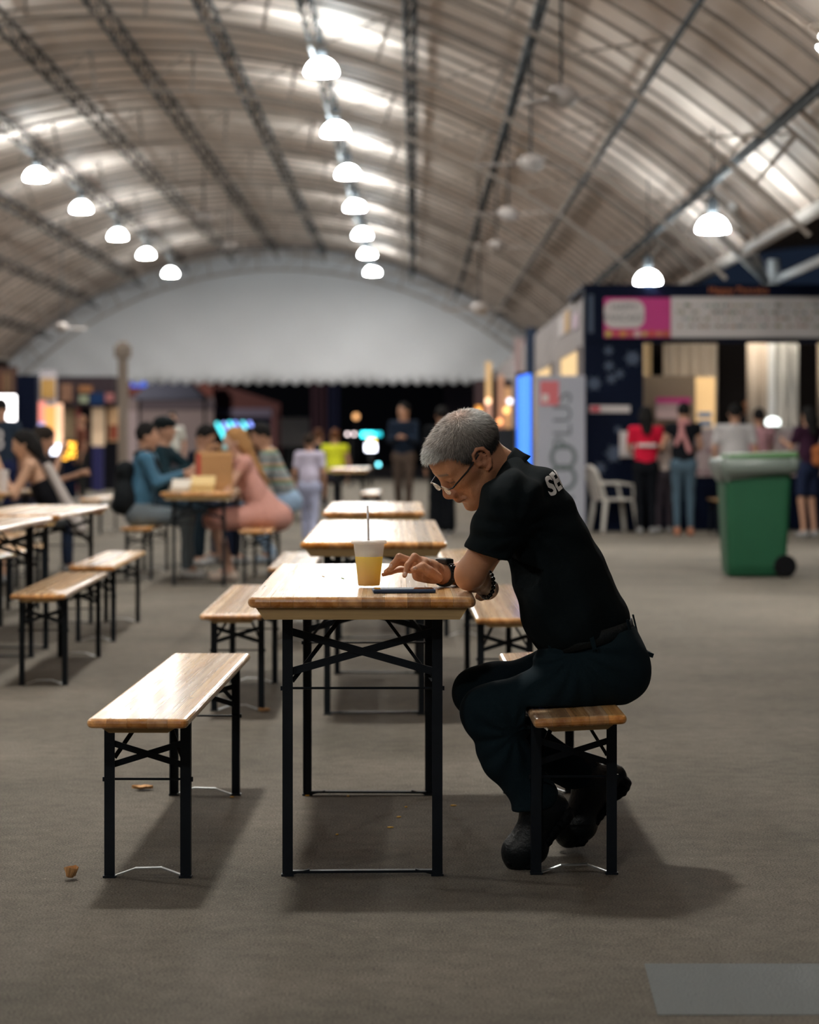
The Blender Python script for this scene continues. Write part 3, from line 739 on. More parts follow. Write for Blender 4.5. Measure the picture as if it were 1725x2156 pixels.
# ================================================================== FOOD STALL ON THE RIGHT
M_NAVY = mat('navy_panel', (.002, .0055, .020), .6, noise=.2, nscale=3, spec=.08)
M_NAVY2 = mat('pale_print', (.045, .07, .12), .6)
M_WHT = mat('white_print', (.62, .58, .57), .6)
M_PINK = mat('pink_print', (.55, .03, .22), .6)
M_ORANGE = mat('orange_lettering', (.55, .16, .05), .6)
M_DGREY = mat('dark_grey_lettering', (.14, .15, .16), .6)
BD = 31.4; bs = FPX / BD
def bx_(px): return (px - VX) / bs
def bz_(py): return CH - (py - VY) / bs
st = thing('food_stall', 'dark navy food stall with a pink and white signboard', 'food stall', (bx_(1229), BD, 0))
def L_(px, py, dy=0): return Vector((bx_(px) - bx_(1229), dy, bz_(py)))
def slab(name, x0, x1, y0, y1, dy, th, m, parent=st, label=None):
    a, b = L_(x0, y0, dy), L_(x1, y1, dy)
    return boxes(name, [(((a.x + b.x) / 2, dy, (a.z + b.z) / 2), (abs(b.x - a.x), th, abs(a.z - b.z)))], m, parent, label)
slab('pillar', 1229, 1353, 722, 1118, 0, .25, M_NAVY)
slab('fascia', 1229, 1990, 600, 722, 0, .30, M_NAVY)
pil2 = slab('pillar', 1880, 1990, 722, 1118, 0, .25, M_NAVY)
sg = slab('signboard', 1410, 1990, 627, 712, -.17, .05, M_WHT, label='white menu signboard with rows of small print')
sp_ = slab('pink_sign', 1270, 1409, 629, 712, -.18, .05, M_PINK, label='pink sign with a white speech bubble')
bm = bmesh.new(); c = L_(1312, 663, -.212); box(bm, c, (.53, .02, .37), None, .0095, 2)
for v in bm.verts: pass
me = bm_mesh(bm)
bm = bmesh.new(); pts = []
w2, h2, r2 = .265, .185, .13
for k in range(32):
    an = 2 * math.pi * k / 32; sx, sz = math.cos(an), math.sin(an)
    pts.append((c.x + math.copysign(w2 - r2, sx) + r2 * sx, c.z + math.copysign(h2 - r2, sz) + r2 * sz))
prism(bm, pts, c.y - .008, c.y + .005); link('speech_bubble', bm_mesh(bm), M_WHT, sp_)
lettering('lettering', 'HAPPY', .115, M_DGREY, sp_, Matrix.Translation(L_(1312, 649, -.224)) @ FACE)
lettering('lettering', 'PANCAKE', .115, M_DGREY, sp_, Matrix.Translation(L_(1310, 672, -.224)) @ FACE)
lettering('lettering', 'Happy Pancake', .13, M_ORANGE, st, Matrix.Translation(L_(1552, 613, -.155)) @ FACE)
# small coloured food prints along the bottom of the pink sign
cols = [(.5, .4, .05), (.6, .08, .03), (.6, .25, .03), (.5, .12, .03), (.65, .5, .45)]
for q in range(9):
    bm = bmesh.new(); cc = L_(1279 + q * 15, 704, -.208); lathe(bm, [(.045 - .01 * (q % 2), 0), (.045 - .01 * (q % 2), .01)], 12, cap=True)
    me = bm_mesh(bm); o = link('food_print', me, mat('foodprint%d' % (q % 5), cols[q % 5], .6), sp_); o.location = cc; o.rotation_euler = (R(90), 0, 0)
# rows of unreadable menu print
rnd = random.Random(3); mcols = [(.30, .10, .08), (.12, .14, .14), (.35, .18, .08), (.10, .20, .22), (.38, .30, .08), (.12, .25, .12)]
for ci, cc in enumerate(mcols):
    bm = bmesh.new()
    for row, yy in enumerate((645, 659, 673, 688)):
        x = 1420 + row * 3
        while x < 1960:
            w = rnd.uniform(2, 5)
            if rnd.random() < .86 and rnd.randrange(6) == ci:
                p = L_(x, yy + rnd.uniform(-1, 1), -.198); box(bm, p, (w / bs, .004, rnd.uniform(3, 7) / bs))
            x += w + rnd.uniform(0.5, 1.5)
    tag(link('menu_print', bm_mesh(bm), mat('menuprint%d' % ci, cc, .6), sg), kind='stuff')
slab('side_strip', 1238, 1248, 622, 702, -.16, .01, M_NAVY2)
# pale round ornaments on the pillar
for (px, py, r) in [(1330, 755, 13), (1280, 739, 7), (1250, 808, 12), (1281, 771, 8), (1303, 788, 7), (1286, 798, 8), (1318, 702, 5), (1292, 955, 16), (1262, 985, 10), (1300, 905, 5)]:
    bm = bmesh.new(); lathe(bm, [(r / bs, 0), (r / bs, .006)], 14, cap=True)
    for k in range(6):
        an = k * math.pi / 3; box(bm, (r * 1.2 / bs * math.cos(an), r * 1.2 / bs * math.sin(an), .004), (.03, .02, .008), Matrix.Rotation(an, 3, 'Z'))
    o = link('round_ornament', bm_mesh(bm), M_NAVY2, st); o.location = L_(px, py, -.128); o.rotation_euler = (R(90), 0, 0)
slab('name_strip', 1240, 1325, 854, 869, -.135, .02, M_WHT, label='small white strip with a red end')
slab('red_mark', 1242, 1262, 856, 867, -.148, .006, mat('red_print', (.6, .05, .08), .6))
slab('notice', 1303, 1336, 908, 963, -.14, .02, M_WHT, label='white notice on the dark pillar')
# interior
bz = 3.0
slab('rear_panel', 1350, 1990, 700, 1110, bz, .08, mat('dark_back', (.010, .008, .008), .8, spec=.1))
for xx in (.16, bx_(1985) - bx_(1229)): boxes('side_panel', [((xx, bz / 2, 1.6), (.06, bz, 3.2))], M_NAVY, st)
boxes('stall_roof', [((bx_(1990) - bx_(1229) - 2.4, bz / 2, 3.22), (4.8, bz, .05))], M_NAVY, st)
def curtain(name, x0, x1, y0, y1, dy, m, label=None):
    a, b = L_(x0, y0, dy), L_(x1, y1, dy); bm = bmesh.new(); n = 60; rows = []
    k0 = (BD + dy) / BD
    for s in (0, .012):
        top = []
        for i in range(n + 1):
            u = i / n; x = a.x + (b.x - a.x) * u; y = dy + s + .035 * math.sin(u * (b.x - a.x) * 42) + .015 * math.sin(u * 31)
            top.append((bm.verts.new((x, y, a.z)), bm.verts.new((x, y * 1.0, b.z))))
        rows.append(top)
    for r_ in rows:
        for i in range(n): bm.faces.new((r_[i][0], r_[i + 1][0], r_[i + 1][1], r_[i][1]))
    for i in range(n):
        for j in (0, 1): bm.faces.new((rows[0][i][j], rows[0][i + 1][j], rows[1][i + 1][j], rows[1][i][j]))
    return link(name, bm_mesh(bm), m, st, label, smooth=True)
M_BEIGE = mat('beige_curtain', (.50, .42, .34), .8)
M_LCURT = mat('light_curtain', (.60, .58, .54), .8)
curtain('curtain', 1340, 1402, 700, 1090, 1.9, mat('warm_curtain', (.55, .42, .26), .8))
curtain('curtain', 1437, 1560, 700, 960, 2.4, M_BEIGE)
curtain('curtain', 1600, 1655, 700, 960, 1.2, M_BEIGE)
curtain('curtain', 1655, 1705, 700, 960, .9, M_LCURT, 'bright white strip curtain')
curtain('curtain', 1760, 1880, 700, 960, 1.4, M_BEIGE)
slab('board_panel', 1366, 1487, 786, 1060, 1.2, .05, mat('brown_board', (.22, .16, .11), .7))
slab('pink_notice', 1400, 1470, 836, 880, 1.15, .02, mat('pink_notice', (.62, .45, .45), .6), label='pale notice with a pink heading')
slab('notice_heading', 1400, 1476, 834, 846, 1.13, .01, M_PINK)
slab('warm_panel', 1487, 1532, 788, 905, 1.3, .04, mat('warm_panel', (.62, .42, .2), .6, emit=(1, .62, .28), estr=.14), label='warm lit yellow panel with blue labels')
slab('blue_label', 1494, 1524, 865, 876, 1.26, .02, mat('blue_label', (.12, .25, .45), .6)); slab('blue_label', 1494, 1524, 884, 896, 1.26, .02, mat('blue_label', (.12, .25, .45), .6))
ct = thing('stall_counter', 'long stall counter with a pale patterned front over a dark base', 'counter', (bx_(1640), BD + .35, 0))
def C_(px, py, dy=0): return Vector((bx_(px) - bx_(1640), dy, bz_(py)))
M_PAT = mat('patterned_front', (.46, .37, .37), .7, noise=.45, nscale=11)
a, b = C_(1362, 906), C_(1870, 1004)
boxes('patterned_panel', [(((a.x + b.x) / 2, 0, (a.z + b.z) / 2), (b.x - a.x, .05, a.z - b.z))], M_PAT, ct)
boxes('base_panel', [(((a.x + b.x) / 2, .05, b.z / 2), (b.x - a.x, .05, b.z))], M_NAVY, ct)
boxes('countertop', [(((a.x + b.x) / 2, .25, a.z + .02), (b.x - a.x + .06, .6, .04))], M_WHT, ct)
bm = bmesh.new()
rnd = random.Random(8)
for q in range(70):
    p = C_(rnd.uniform(1365, 1865), rnd.uniform(912, 998), -.03); box(bm, p, (.04, .006, .05))
tag(link('front_print', bm_mesh(bm), mat('plum_print', (.25, .10, .13), .7), ct), kind='stuff')
# bright globe lamp on the counter
t = thing('globe_lamp', 'small bright domed lamp glowing on the stall counter', 'lamp', (bx_(1635), BD + .3, bz_(906) + .065))
bm = bmesh.new(); lathe(bm, [(.08, 0), (.10, .02), (.095, .07), (.06, .10), (.01, .115)], 20); link('shade', bm_mesh(bm), mat('globe_glow', (1, 1, 1), .4, emit=(.9, 1, .96), estr=.9), t, smooth=True)
bm = bmesh.new(); lathe(bm, [(.09, -.02), (.10, 0)], 20, cap=True); link('foot', bm_mesh(bm), M_GALV, t)
# strip light inside the stall
t = thing('strip_light', 'white strip light under the food stall roof', 'lamp', (bx_(1600), BD + .9, 3.12))
bm = bmesh.new(); box(bm, (0, 0, 0), (2.4, .12, .04)); link('housing', bm_mesh(bm), M_WHT, t)
bm = bmesh.new(); box(bm, (0, 0, -.035), (2.3, .07, .03)); link('tube', bm_mesh(bm), mat('strip_glow', (1, 1, 1), .4, emit=(1, .93, .8), estr=14), t)

# tall banner with vertical lettering
t = thing('banner_stand', 'tall grey banner with sideways 100PLUS lettering and a red square', 'banner', (bx_(1174), 30.6, 0))
k2 = FPX / 30.6
def B_(px, py, dy=0): return Vector(((px - 1174) / k2, dy, CH - (py - VY) / k2))
a, b = B_(1124, 791), B_(1225, 1112)
boxes('banner_panel', [((0, 0, (a.z + b.z) / 2), (b.x - a.x, .10, a.z - b.z))], mat('grey_banner', (.36, .37, .43), .6), t, bev=.01)
boxes('foot', [((0, .1, .02), (.5, .35, .04))], M_STEEL, t)
M_GRN = mat('grey_green_lettering', (.11, .14, .14), .6)
ROT = Matrix.Rotation(R(-90), 4, 'Y')
lettering('lettering', 'PLUS', .34, M_GRN, t, Matrix.Translation(B_(1178, 887, -.054)) @ ROT @ FACE, spacing=1.05)
lettering('lettering', '1', .42, M_GRN, t, Matrix.Translation(B_(1180, 1048, -.054)) @ ROT @ FACE)
for py in (962, 1006):
    bm = bmesh.new(); n = 36
    v = [[bm.verts.new((r_ * math.cos(2 * math.pi * i / n), -s, r_ * math.sin(2 * math.pi * i / n))) for i in range(n)] for r_, s in ((.175, .0), (.125, .0), (.125, .006), (.175, .006))]
    for A_, B2 in ((0, 1), (1, 2), (2, 3), (3, 0)):
        for i in range(n): bm.faces.new((v[A_][i], v[A_][(i + 1) % n], v[B2][(i + 1) % n], v[B2][i]))
    o = link('zero_ring', bm_mesh(bm), M_GRN, t); o.location = B_(1178, py, -.052 - (.004 if py < 1000 else 0))
boxes('red_square', [(tuple(B_(1149, 828, -.053)), (.24, .008, .31))], mat('red_square', (.60, .14, .16), .6), t)
boxes('white_mark', [(tuple(B_(1140, 838, -.059)), (.08, .006, .10))], M_WHT, t)

# blue light totem
M_BLUE = mat('blue_tube_glow', (.05, .2, 1), .4, emit=(.0, .20, 1.0), estr=.30)
M_BLUEW = mat('pale_blue_tube_glow', (.2, .3, 1), .4, emit=(.12, .30, 1.0), estr=.36)
t = thing('light_totem', 'tall totem of glowing blue tubes beside the grey banner', 'light totem', (0, 34, 0)); k3 = FPX / 34
t.location.x = (1105 - VX) / k3
for q, (px, m) in enumerate([(1092, M_BLUE), (1098, M_BLUEW), (1104, M_BLUE), (1110, M_BLUEW), (1116, M_BLUE)]):
    bm = bmesh.new(); tube(bm, [((px - 1105) / k3, .02 * (q % 2), .12), ((px - 1105) / k3, .02 * (q % 2), CH + (136 + q * 1.5) / k3)], .020 + .0 * q, 10); link('light_tube', bm_mesh(bm), m, t)
boxes('frame', [((0, .08, 1.1), (.24, .05, 2.15)), ((0, .05, .05), (.28, .2, .1))], M_NAVY, t)
# black cabinet left of it
t = poster('black_cabinet', 'black cabinet standing behind the man’s head, left of the blue totem', 'cabinet', 1030, 1084, 902, 1100, 34.5, mat('black_cab', (.004, .006, .010), .7), .5)
# hanging signs and posters along the right partition
poster('hanging_sign', 'dark blue vertical sign sticking out above the blue totem', 'sign', 1107, 1131, 690, 790, 45.5, mat('blue_sign', (.015, .035, .08), .6), .08)
poster('hanging_banner', 'narrow pink-white vertical banner left of the dark blue sign', 'banner', 1083, 1105, 712, 788, 51, mat('pinkwhite', (.5, .38, .38), .7), .05)
for (px, y0, y1, c, lb) in [(1185, 668, 708, (.5, .46, .48), 'left pale strip poster high on the grey partition'), (1196, 656, 700, (.55, .36, .18), 'middle orange strip poster high on the grey partition'), (1214, 660, 692, (.5, .38, .45), 'right lilac strip poster high on the grey partition')]:
    D = 2.3 * FPX / (px - VX); z1 = CH + (VY - y0) * D / FPX; z0 = CH + (VY - y1) * D / FPX
    tag(boxes('strip_poster', [((0, 0, 0), (.02, 1.0, z1 - z0))], mat('strip%d' % px, c, .7)), lb, 'poster').location = (2.285, D, (z0 + z1) / 2)
# distant right-hand stalls and lights, left of the totem
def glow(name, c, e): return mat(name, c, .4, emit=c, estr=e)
t = thing('far_stall', 'distant stall front with warm glowing posts and bulbs, right of the man’s head', 'food stall', ((1045 - VX) * 50 / FPX, 50, 0))
def FS(name, x0, x1, y0, y1, D, m, th=.1):
    a, b = W(x0, y0, D), W(x1, y1, D); o = boxes(name, [((0, 0, 0), (b.x - a.x, th, a.z - b.z))], m, t); o.location = Vector(((a.x + b.x) / 2, D, (a.z + b.z) / 2)) - t.location; return o
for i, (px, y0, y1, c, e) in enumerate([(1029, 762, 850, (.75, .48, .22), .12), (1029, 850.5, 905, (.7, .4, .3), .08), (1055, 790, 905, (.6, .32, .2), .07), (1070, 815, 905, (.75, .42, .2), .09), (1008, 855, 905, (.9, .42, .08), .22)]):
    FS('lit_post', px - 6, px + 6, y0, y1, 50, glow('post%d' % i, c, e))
FS('counter', 1000, 1080, 905, VY + CH * 100, 50, M_NAVY, .4); FS('dark_post', 1038, 1044, 780, 905, 50.05, M_STEEL); FS('back_wall', 1000, 1080, 800, 905, 50.3, mat('stall_back', (.05, .03, .04), .8), .08)
for i, (px, py, c) in enumerate([(1028, 845, (1, .62, .4)), (1052, 888, (1, .4, .15)), (1067, 864, (1, .6, .2)), (1074, 845, (.8, .8, 1)), (1009, 868, (1, .45, .1))]):
    bm = bmesh.new(); bmesh.ops.create_icosphere(bm, subdivisions=2, radius=.055)
    link('bulb', bm_mesh(bm), glow('bulb%d' % i, c, .8), t, smooth=True, loc=W(px, py, 49.91) - t.location)
P0_ = poster('far_kiosk', 'dark brown kiosk wall far behind the man’s head', 'kiosk', 935, 1003, 800, VY + CH * FPX / 78, 78, mat('brownwall', (.045, .03, .03), .8), .3)
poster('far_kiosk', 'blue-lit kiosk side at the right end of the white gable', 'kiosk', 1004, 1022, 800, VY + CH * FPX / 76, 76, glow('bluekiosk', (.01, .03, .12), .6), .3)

# ================================================================== WHEELIE BIN
M_BIN = mat('green_bin_plastic', (.006, .072, .030), .5, noise=.12, nscale=5)
M_LIN = mat('bin_liner', (.15, .18, .16), .35, bump=.5, bscale=30)
bt = thing('wheelie_bin', 'green wheelie bin lined with a pale plastic bag', 'bin', (2.985, 20.9, 0), R(0))
bm = bmesh.new()
def rr(w, d, z, r=.05, n=4, cx=0, cy=0):
    out = []
    for sx, sy, a0 in ((1, 1, 0), (-1, 1, 90), (-1, -1, 180), (1, -1, 270)):
        for k in range(n + 1):
            an = R(a0 + 90 * k / n); out.append((cx + sx * (w / 2 - r) + r * math.cos(an), cy + sy * (d / 2 - r) + r * math.sin(an), z))
    return out
def loft(bm, secs, cap0=True, cap1=True):
    V = [[bm.verts.new(p) for p in s] for s in secs]; n = len(V[0])
    for a, b in zip(V, V[1:]):
        for k in range(n): bm.faces.new((a[k], a[(k + 1) % n], b[(k + 1) % n], b[k]))
    if cap0: bm.faces.new(V[0][::-1])
    if cap1: bm.faces.new(V[-1])
loft(bm, [rr(.50, .45, .02), rr(.515, .50, .10), rr(.575, .62, .84, .05), rr(.58, .63, .95), rr(.64, .70, .955), rr(.64, .70, 1.0), rr(.58, .64, 1.0), rr(.52, .58, .90), rr(.42, .48, .2)], True, True)
link('bin_body', bm_mesh(bm), M_BIN, bt)
bm = bmesh.new()
secs = []
for i, (w, d, z) in enumerate([(.60, .655, .875), (.61, .665, .89), (.655, .715, .91), (.69, .75, .96), (.69, .75, 1.01), (.66, .72, 1.035), (.58, .64, 1.03), (.54, .60, .95)]):
    s = rr(w, d, z, .06, 6)
    secs.append([(x + .008 * math.sin(k * 2.1 + i), y + .008 * math.cos(k * 1.7), zz + ((-.03 * (x < 0) + .012 * math.sin(k * 1.3) + .03 * (x > .1)) if i < 2 else .012 * math.sin(k * 2.3 + i))) for k, (x, y, zz) in enumerate(s)])
loft(bm, secs, False, False); link('bin_liner', bm_mesh(bm), M_LIN, bt, 'pale translucent plastic liner folded over the rim', smooth=True)
bm = bmesh.new(); box(bm, (.05, .02, 1.06), (.60, .64, .05), Matrix.Rotation(R(-2), 3, 'Y'), .012); box(bm, (.30, .0, 1.05), (.1, .5, .05), None, .01); box(bm, (-.02, 0, 1.065), (.3, .4, .02), None, .008); link('bin_lid', bm_mesh(bm), mat('green_lid', (.06, .16, .05), .5), bt)
bm = bmesh.new()
for yy in (-.18, .18): tube(bm, [(.30, yy - .02, 1.0), (.38, yy - .02, 1.02)], .012, 6)
tube(bm, [(.37, -.22, 1.02), (.37, .22, 1.02)], .014, 8); link('handle_bar', bm_mesh(bm), M_BIN, bt)
for yy in (-.24, .24):
    bm = bmesh.new(); lathe(bm, [(.03, -.025), (.085, -.028), (.10, -.02), (.10, .02), (.085, .028), (.03, .025)], 24, cap=True)
    o = link('wheel', bm_mesh(bm), mat('black_rubber', (.004, .004, .005), .8, spec=.1), bt); o.location = (.24, yy, .101); o.rotation_euler = (R(90), 0, 0)
bm = bmesh.new(); box(bm, (-.265, -.12, .52), (.006, .16, .5), Matrix.Rotation(R(-3.6), 3, 'Y')); link('side_label', bm_mesh(bm), M_WHT, bt, 'white paper strip down the left side')

# ================================================================== WHITE PLASTIC CHAIR
M_PLA = mat('white_plastic', (.55, .52, .48), .45)
cr_ = thing('plastic_chair', 'white plastic garden chair by the dark stall pillar', 'chair', ((1290 - VX) / (FPX / 30.9), 30.9, 0), R(18))
# chair faces +x (right); back on the left
def tb(pts, r, n=8): bm = bmesh.new(); tube(bm, pts, r, n); return bm
bm = bmesh.new(); box(bm, (.02, 0, .43), (.42, .44, .03), None, .012, 2); link('seat', bm_mesh(bm), M_PLA, cr_)
for sx, sy in ((1, 1), (1, -1), (-1, 1), (-1, -1)):
    bm = bmesh.new(); tube(bm, [(sx * .19 + .02, sy * .19, .43), (sx * .25 + .02, sy * .23, 0.01)], [.035, .024], 8); link('leg', bm_mesh(bm), M_PLA, cr_)
for sy in (-1, 1):
    bm = bmesh.new(); tube(bm, [(-.18, sy * .20, .42), (-.24, sy * .20, .62), (-.30, sy * .17, .80), (-.32, sy * .08, .85), (-.33, 0, .86)], .024, 8); link('back_post', bm_mesh(bm), M_PLA, cr_)
    bm = bmesh.new(); tube(bm, [(-.25, sy * .21, .64), (-.05, sy * .25, .65), (.18, sy * .25, .62), (.21, sy * .23, .44)], .020, 8); link('armrest', bm_mesh(bm), M_PLA, cr_)
for q in range(4):
    yy = -.105 + q * .07; bm = bmesh.new(); bar(bm, (-.19, yy, .43), (-.32, yy * .8, .84), .035, .01, (1, 0, 0)); link('back_slat', bm_mesh(bm), M_PLA, cr_)

# ================================================================== LEFT BACKGROUND STALLS
def PM(name, x0, c, e=0, ec=None):
    key = 'bg_%s_%d' % (name, x0)
    return mat(key, c, .7, spec=.08) if not e else mat(key, c, .6, emit=ec or c, estr=e)
def P(name, label, cat, x0, x1, y0, y1, D, c, e=0, t=.15, ec=None):
    return poster(name, label, cat, x0, x1, y0, y1, D, PM(name, x0, c, e, ec), t)
def PP(parent, name, x0, x1, y0, y1, D, c, e=0, t=.15, label=None):
    "a part of a background thing"
    a, b = W(x0, y0, D), W(x1, y1, D)
    o = boxes(name, [((0, 0, 0), (b.x - a.x, t, a.z - b.z))], PM(name, x0, c, e), parent, label)
    o.location = Vector(((a.x + b.x) / 2, D, (a.z + b.z) / 2)) - parent.location
    return o
def base(name, label, cat, px, D): return thing(name, label, cat, ((px - VX) * D / FPX, D, 0))
GY = lambda D: VY + CH * FPX / D           # floor row at distance D
t = base('food_stall', 'brightly lit white stall at the left edge under a dark fascia', 'food stall', 5, 56)
PP(t, 'fascia', -30, 37, 772, 832, 56, (.10, .06, .05))
for x0, x1, c in [(-2, 6, (.25, .12, .08)), (10, 17, (.32, .2, .12)), (20, 26, (.2, .12, .08))]: PP(t, 'menu_picture', x0, x1, 785, 825, 55.9, c, 0, .04)
PP(t, 'lit_window', -30, 37, 832, 900, 56.1, (1, .95, .95), 1.6, .1, 'glaring white window')
PP(t, 'stall_base', -30, 37, 900, GY(56), 56, (.04, .03, .04))
t = base('navy_pillar', 'dark navy pillar right of the bright stall window', 'pillar', 58, 52); PP(t, 'shaft', 37, 80, 790, GY(52), 52, (.003, .006, .020), 0, .45)
t = base('light_totem', 'totem of orange and red light panels topped by a white banner, far left', 'light totem', 105, 50)
PP(t, 'drop_banner', 84, 119, 780, 856, 50, (.45, .42, .46), 0, .10); PP(t, 'banner_emblem', 87, 116, 798, 838, 49.93, (.50, .30, .10), 0, .05, 'orange emblem')
PP(t, 'glowing_panel', 95, 118, 855.5, 935, 50, (.85, .42, .12), .18); PP(t, 'totem_base', 84, 131, 935, GY(50), 50, (.03, .02, .02), 0, .3)
PP(t, 'light_strip', 83, 95, 846, 888, 49.98, (.9, .28, .22), .2); PP(t, 'light_strip', 82.6, 95, 889, 902, 49.98, (.45, .42, .8), .22); PP(t, 'light_strip', 83.4, 95, 903, 935, 49.98, (.9, .45, .15), .25)
PP(t, 'light_strip', 118, 131, 850, 900, 49.98, (.95, .55, .35), .22); PP(t, 'light_strip', 118.4, 131, 900, 935, 49.98, (.85, .15, .15), .2)
PP(t, 'lit_box', 95, 107, 935, 945, 49.7, (1, .85, .6), 1.1, .12, 'small glaring warm light'); PP(t, 'lit_box', 108, 129, 936, 957, 49.7, (.85, .88, 1), 1.1, .12, 'glaring bluish-white light')
rnd = random.Random(2)
t = thing('bulb_cluster', 'cluster of golden bulbs beside the light totem, far left', 'bulb cluster', W(146, GY(49), 49))
zc_ = CH + (VY - 950) * 49 / FPX
bm = bmesh.new(); box(bm, (0, .06, zc_ / 2 + .12), (.30, .06, zc_ + .22)); link('back_board', bm_mesh(bm), M_NAVY, t)
bm = bmesh.new(); bmesh.ops.create_icosphere(bm, subdivisions=1, radius=.022); bme = bm_mesh(bm); bme.materials.append(glow('gold_bulb', (1, .48, .05), 1.0))
for q in range(34): link('bulb', bme, None, t).location = (rnd.uniform(-.13, .13), .012, zc_ + rnd.uniform(-.17, .17))
t = base('food_stall', 'dim stall with beige curtains left of the grey post', 'food stall', 190, 57)
PP(t, 'stall_wall', 120, 252, 795, GY(58), 58, (.012, .012, .018)); PP(t, 'fascia', 120, 252, 795, 858, 57, (.035, .025, .03), 0, 2.0)
for x0, x1, y0, y1, c in [(128, 152, 808, 845, (.22, .12, .08)), (166, 194, 812, 826, (.28, .13, .06)), (167, 186, 832, 848, (.25, .28, .2)), (222, 240, 828, 846, (.3, .12, .12)), (190, 220, 827, 852, (.01, .03, .09))]: PP(t, 'menu_picture', x0, x1, y0, y1, 55.97, c, 0, .05)
PP(t, 'beige_curtain', 131, 160, 858, GY(56.5), 56.5, (.42, .32, .20), 0); PP(t, 'red_post', 161, 168, 858, GY(56.3), 56.3, (.35, .10, .10))
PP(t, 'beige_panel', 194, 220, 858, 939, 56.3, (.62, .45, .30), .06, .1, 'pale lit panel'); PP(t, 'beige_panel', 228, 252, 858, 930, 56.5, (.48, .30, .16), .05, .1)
PP(t, 'navy_box', 196, 217, 939, GY(56.3), 56.3, (.03, .03, .10), 0, .3); PP(t, 'red_figure', 232, 246, 895, 925, 56.35, (.25, .05, .03), 0, .1)
t = thing('hall_post', 'grey-brown post holding up the gable at the left', 'post', ((259 - VX) * 48 / FPX, 48, 0))
bm = bmesh.new(); box(bm, (0, 0, 1.6), (.19, .19, 3.2), None, .02); box(bm, (0, 0, 3.0), (.32, .3, .25), None, .02); box(bm, (0, 0, .02), (.4, .4, .04), None, .01); link('shaft', bm_mesh(bm), mat('post_paint', (.20, .16, .13), .6), t)
# beyond the gable: night buildings
FB = 95
t = base('building', 'greyish lit building wall beyond the gable at the left', 'building', 357, FB)
PP(t, 'wall', 262, 452, 835, GY(FB), FB, (.20, .17, .165), 0, 1); PP(t, 'brown_roof', 262, 452, 800, 835, FB, (.14, .055, .045), 0, 1.4)
PP(t, 'blue_light', 276, 318, 800, 815, FB - .72, (.01, .05, .30), .5, .06); PP(t, 'pale_door', 268, 296, 865, GY(FB), FB - .55, (.30, .26, .26), 0, .2); PP(t, 'dark_band', 290, 452, 842, 862, FB - .52, (.08, .07, .08), 0, .2)
t = base('building', 'purple-brown building with a dark doorway beyond the gable', 'building', 522, FB + 3)
PP(t, 'wall', 452, 592, 870, GY(FB + 3), FB + 3, (.10, .05, .05), 0, 1)
bm = bmesh.new(); q4 = [W(400, 870, FB + 3), W(592, 870, FB + 3), W(592, 850, FB + 3), W(452, 805, FB + 3), W(400, 800, FB + 3)]
prism(bm, [(p.x - t.location.x, p.z) for p in q4], -.6, .6); link('sloping_roof', bm_mesh(bm), PM('slope', 1, (.13, .06, .055)), t)
PP(t, 'lintel', 455, 575, 860, 878, FB + 2.3, (.17, .16, .22), 0); PP(t, 'dark_door', 462, 572, 880, GY(FB + 2.4), FB + 2.4, (.012, .015, .03), 0, .1); PP(t, 'jamb', 572, 582, 858, GY(FB + 2.3), FB + 2.3, (.2, .10, .10), 0)
t = base('tent', 'dark pointed tent roof seen under the gable at the left', 'tent', 362, 86)
bm = bmesh.new(); V4 = [W(287, 842, 86), W(437, 842, 86)]; w_ = (V4[1].x - V4[0].x) / 2; zt_ = V4[0].z
c8 = [bm.verts.new(p) for p in ((-w_, -1.5, zt_), (w_, -1.5, zt_), (w_, 1.5, zt_), (-w_, 1.5, zt_))]; d8 = [bm.verts.new(p) for p in ((-w_ * .45, -.6, zt_ + .75), (w_ * .45, -.6, zt_ + .75), (w_ * .45, .6, zt_ + .75), (-w_ * .45, .6, zt_ + .75))]
for k in range(4): bm.faces.new((c8[k], c8[(k + 1) % 4], d8[(k + 1) % 4], d8[k]))
bm.faces.new(c8[::-1]); bm.faces.new(d8); link('tent_roof', bm_mesh(bm), mat('dark_tent', (.006, .009, .018), .7), t)
for sx in (-1, 1):
    bm = bmesh.new(); tube(bm, [(sx * (w_ - .1), 0, 0), (sx * (w_ - .1), 0, zt_ + .02)], .05, 6); link('tent_pole', bm_mesh(bm), M_STEEL, t)
t = base('display_board', 'pale board standing between the doorway and the dark columns', 'board', 621, 80); PP(t, 'board', 591, 652, 880, 940, 80, (.36, .33, .31), 0); PP(t, 'board_foot', 600, 643, 940, GY(80), 80, (.05, .05, .05))
for q, px in enumerate((660, 672, 684, 697, 710)):
    P('far_column', 'dim brown column beyond the gable, %s of five from the left' % _ord[q], 'column', px - 4, px + 4, 800, GY(92), 92, (.055, .03, .04) if q < 3 else (.02, .025, .06), 0, .5)
P('night_building', 'black unlit building mass filling the far end beyond the gable', 'building', -120, 1250, 760, GY(110), 110, (.003, .005, .009), 0, 2)
ld_ = bpy.data.lights.new('building_fill_light', 'AREA'); ld_.energy = 150; ld_.spread = R(100); ld_.size = .8; ld_.color = (1, .86, .80)  # unseen fill light, added to brighten the building walls beyond the gable
lo2 = bpy.data.objects.new('building_fill_light', ld_); COL.objects.link(lo2); lo2.location = (-10.5, 80, 6.5); lo2.rotation_euler = (R(66), 0, R(6))
t = base('street_lamp', 'dim orange street lamp in the dark beyond the gable', 'lamp', 750, 100)
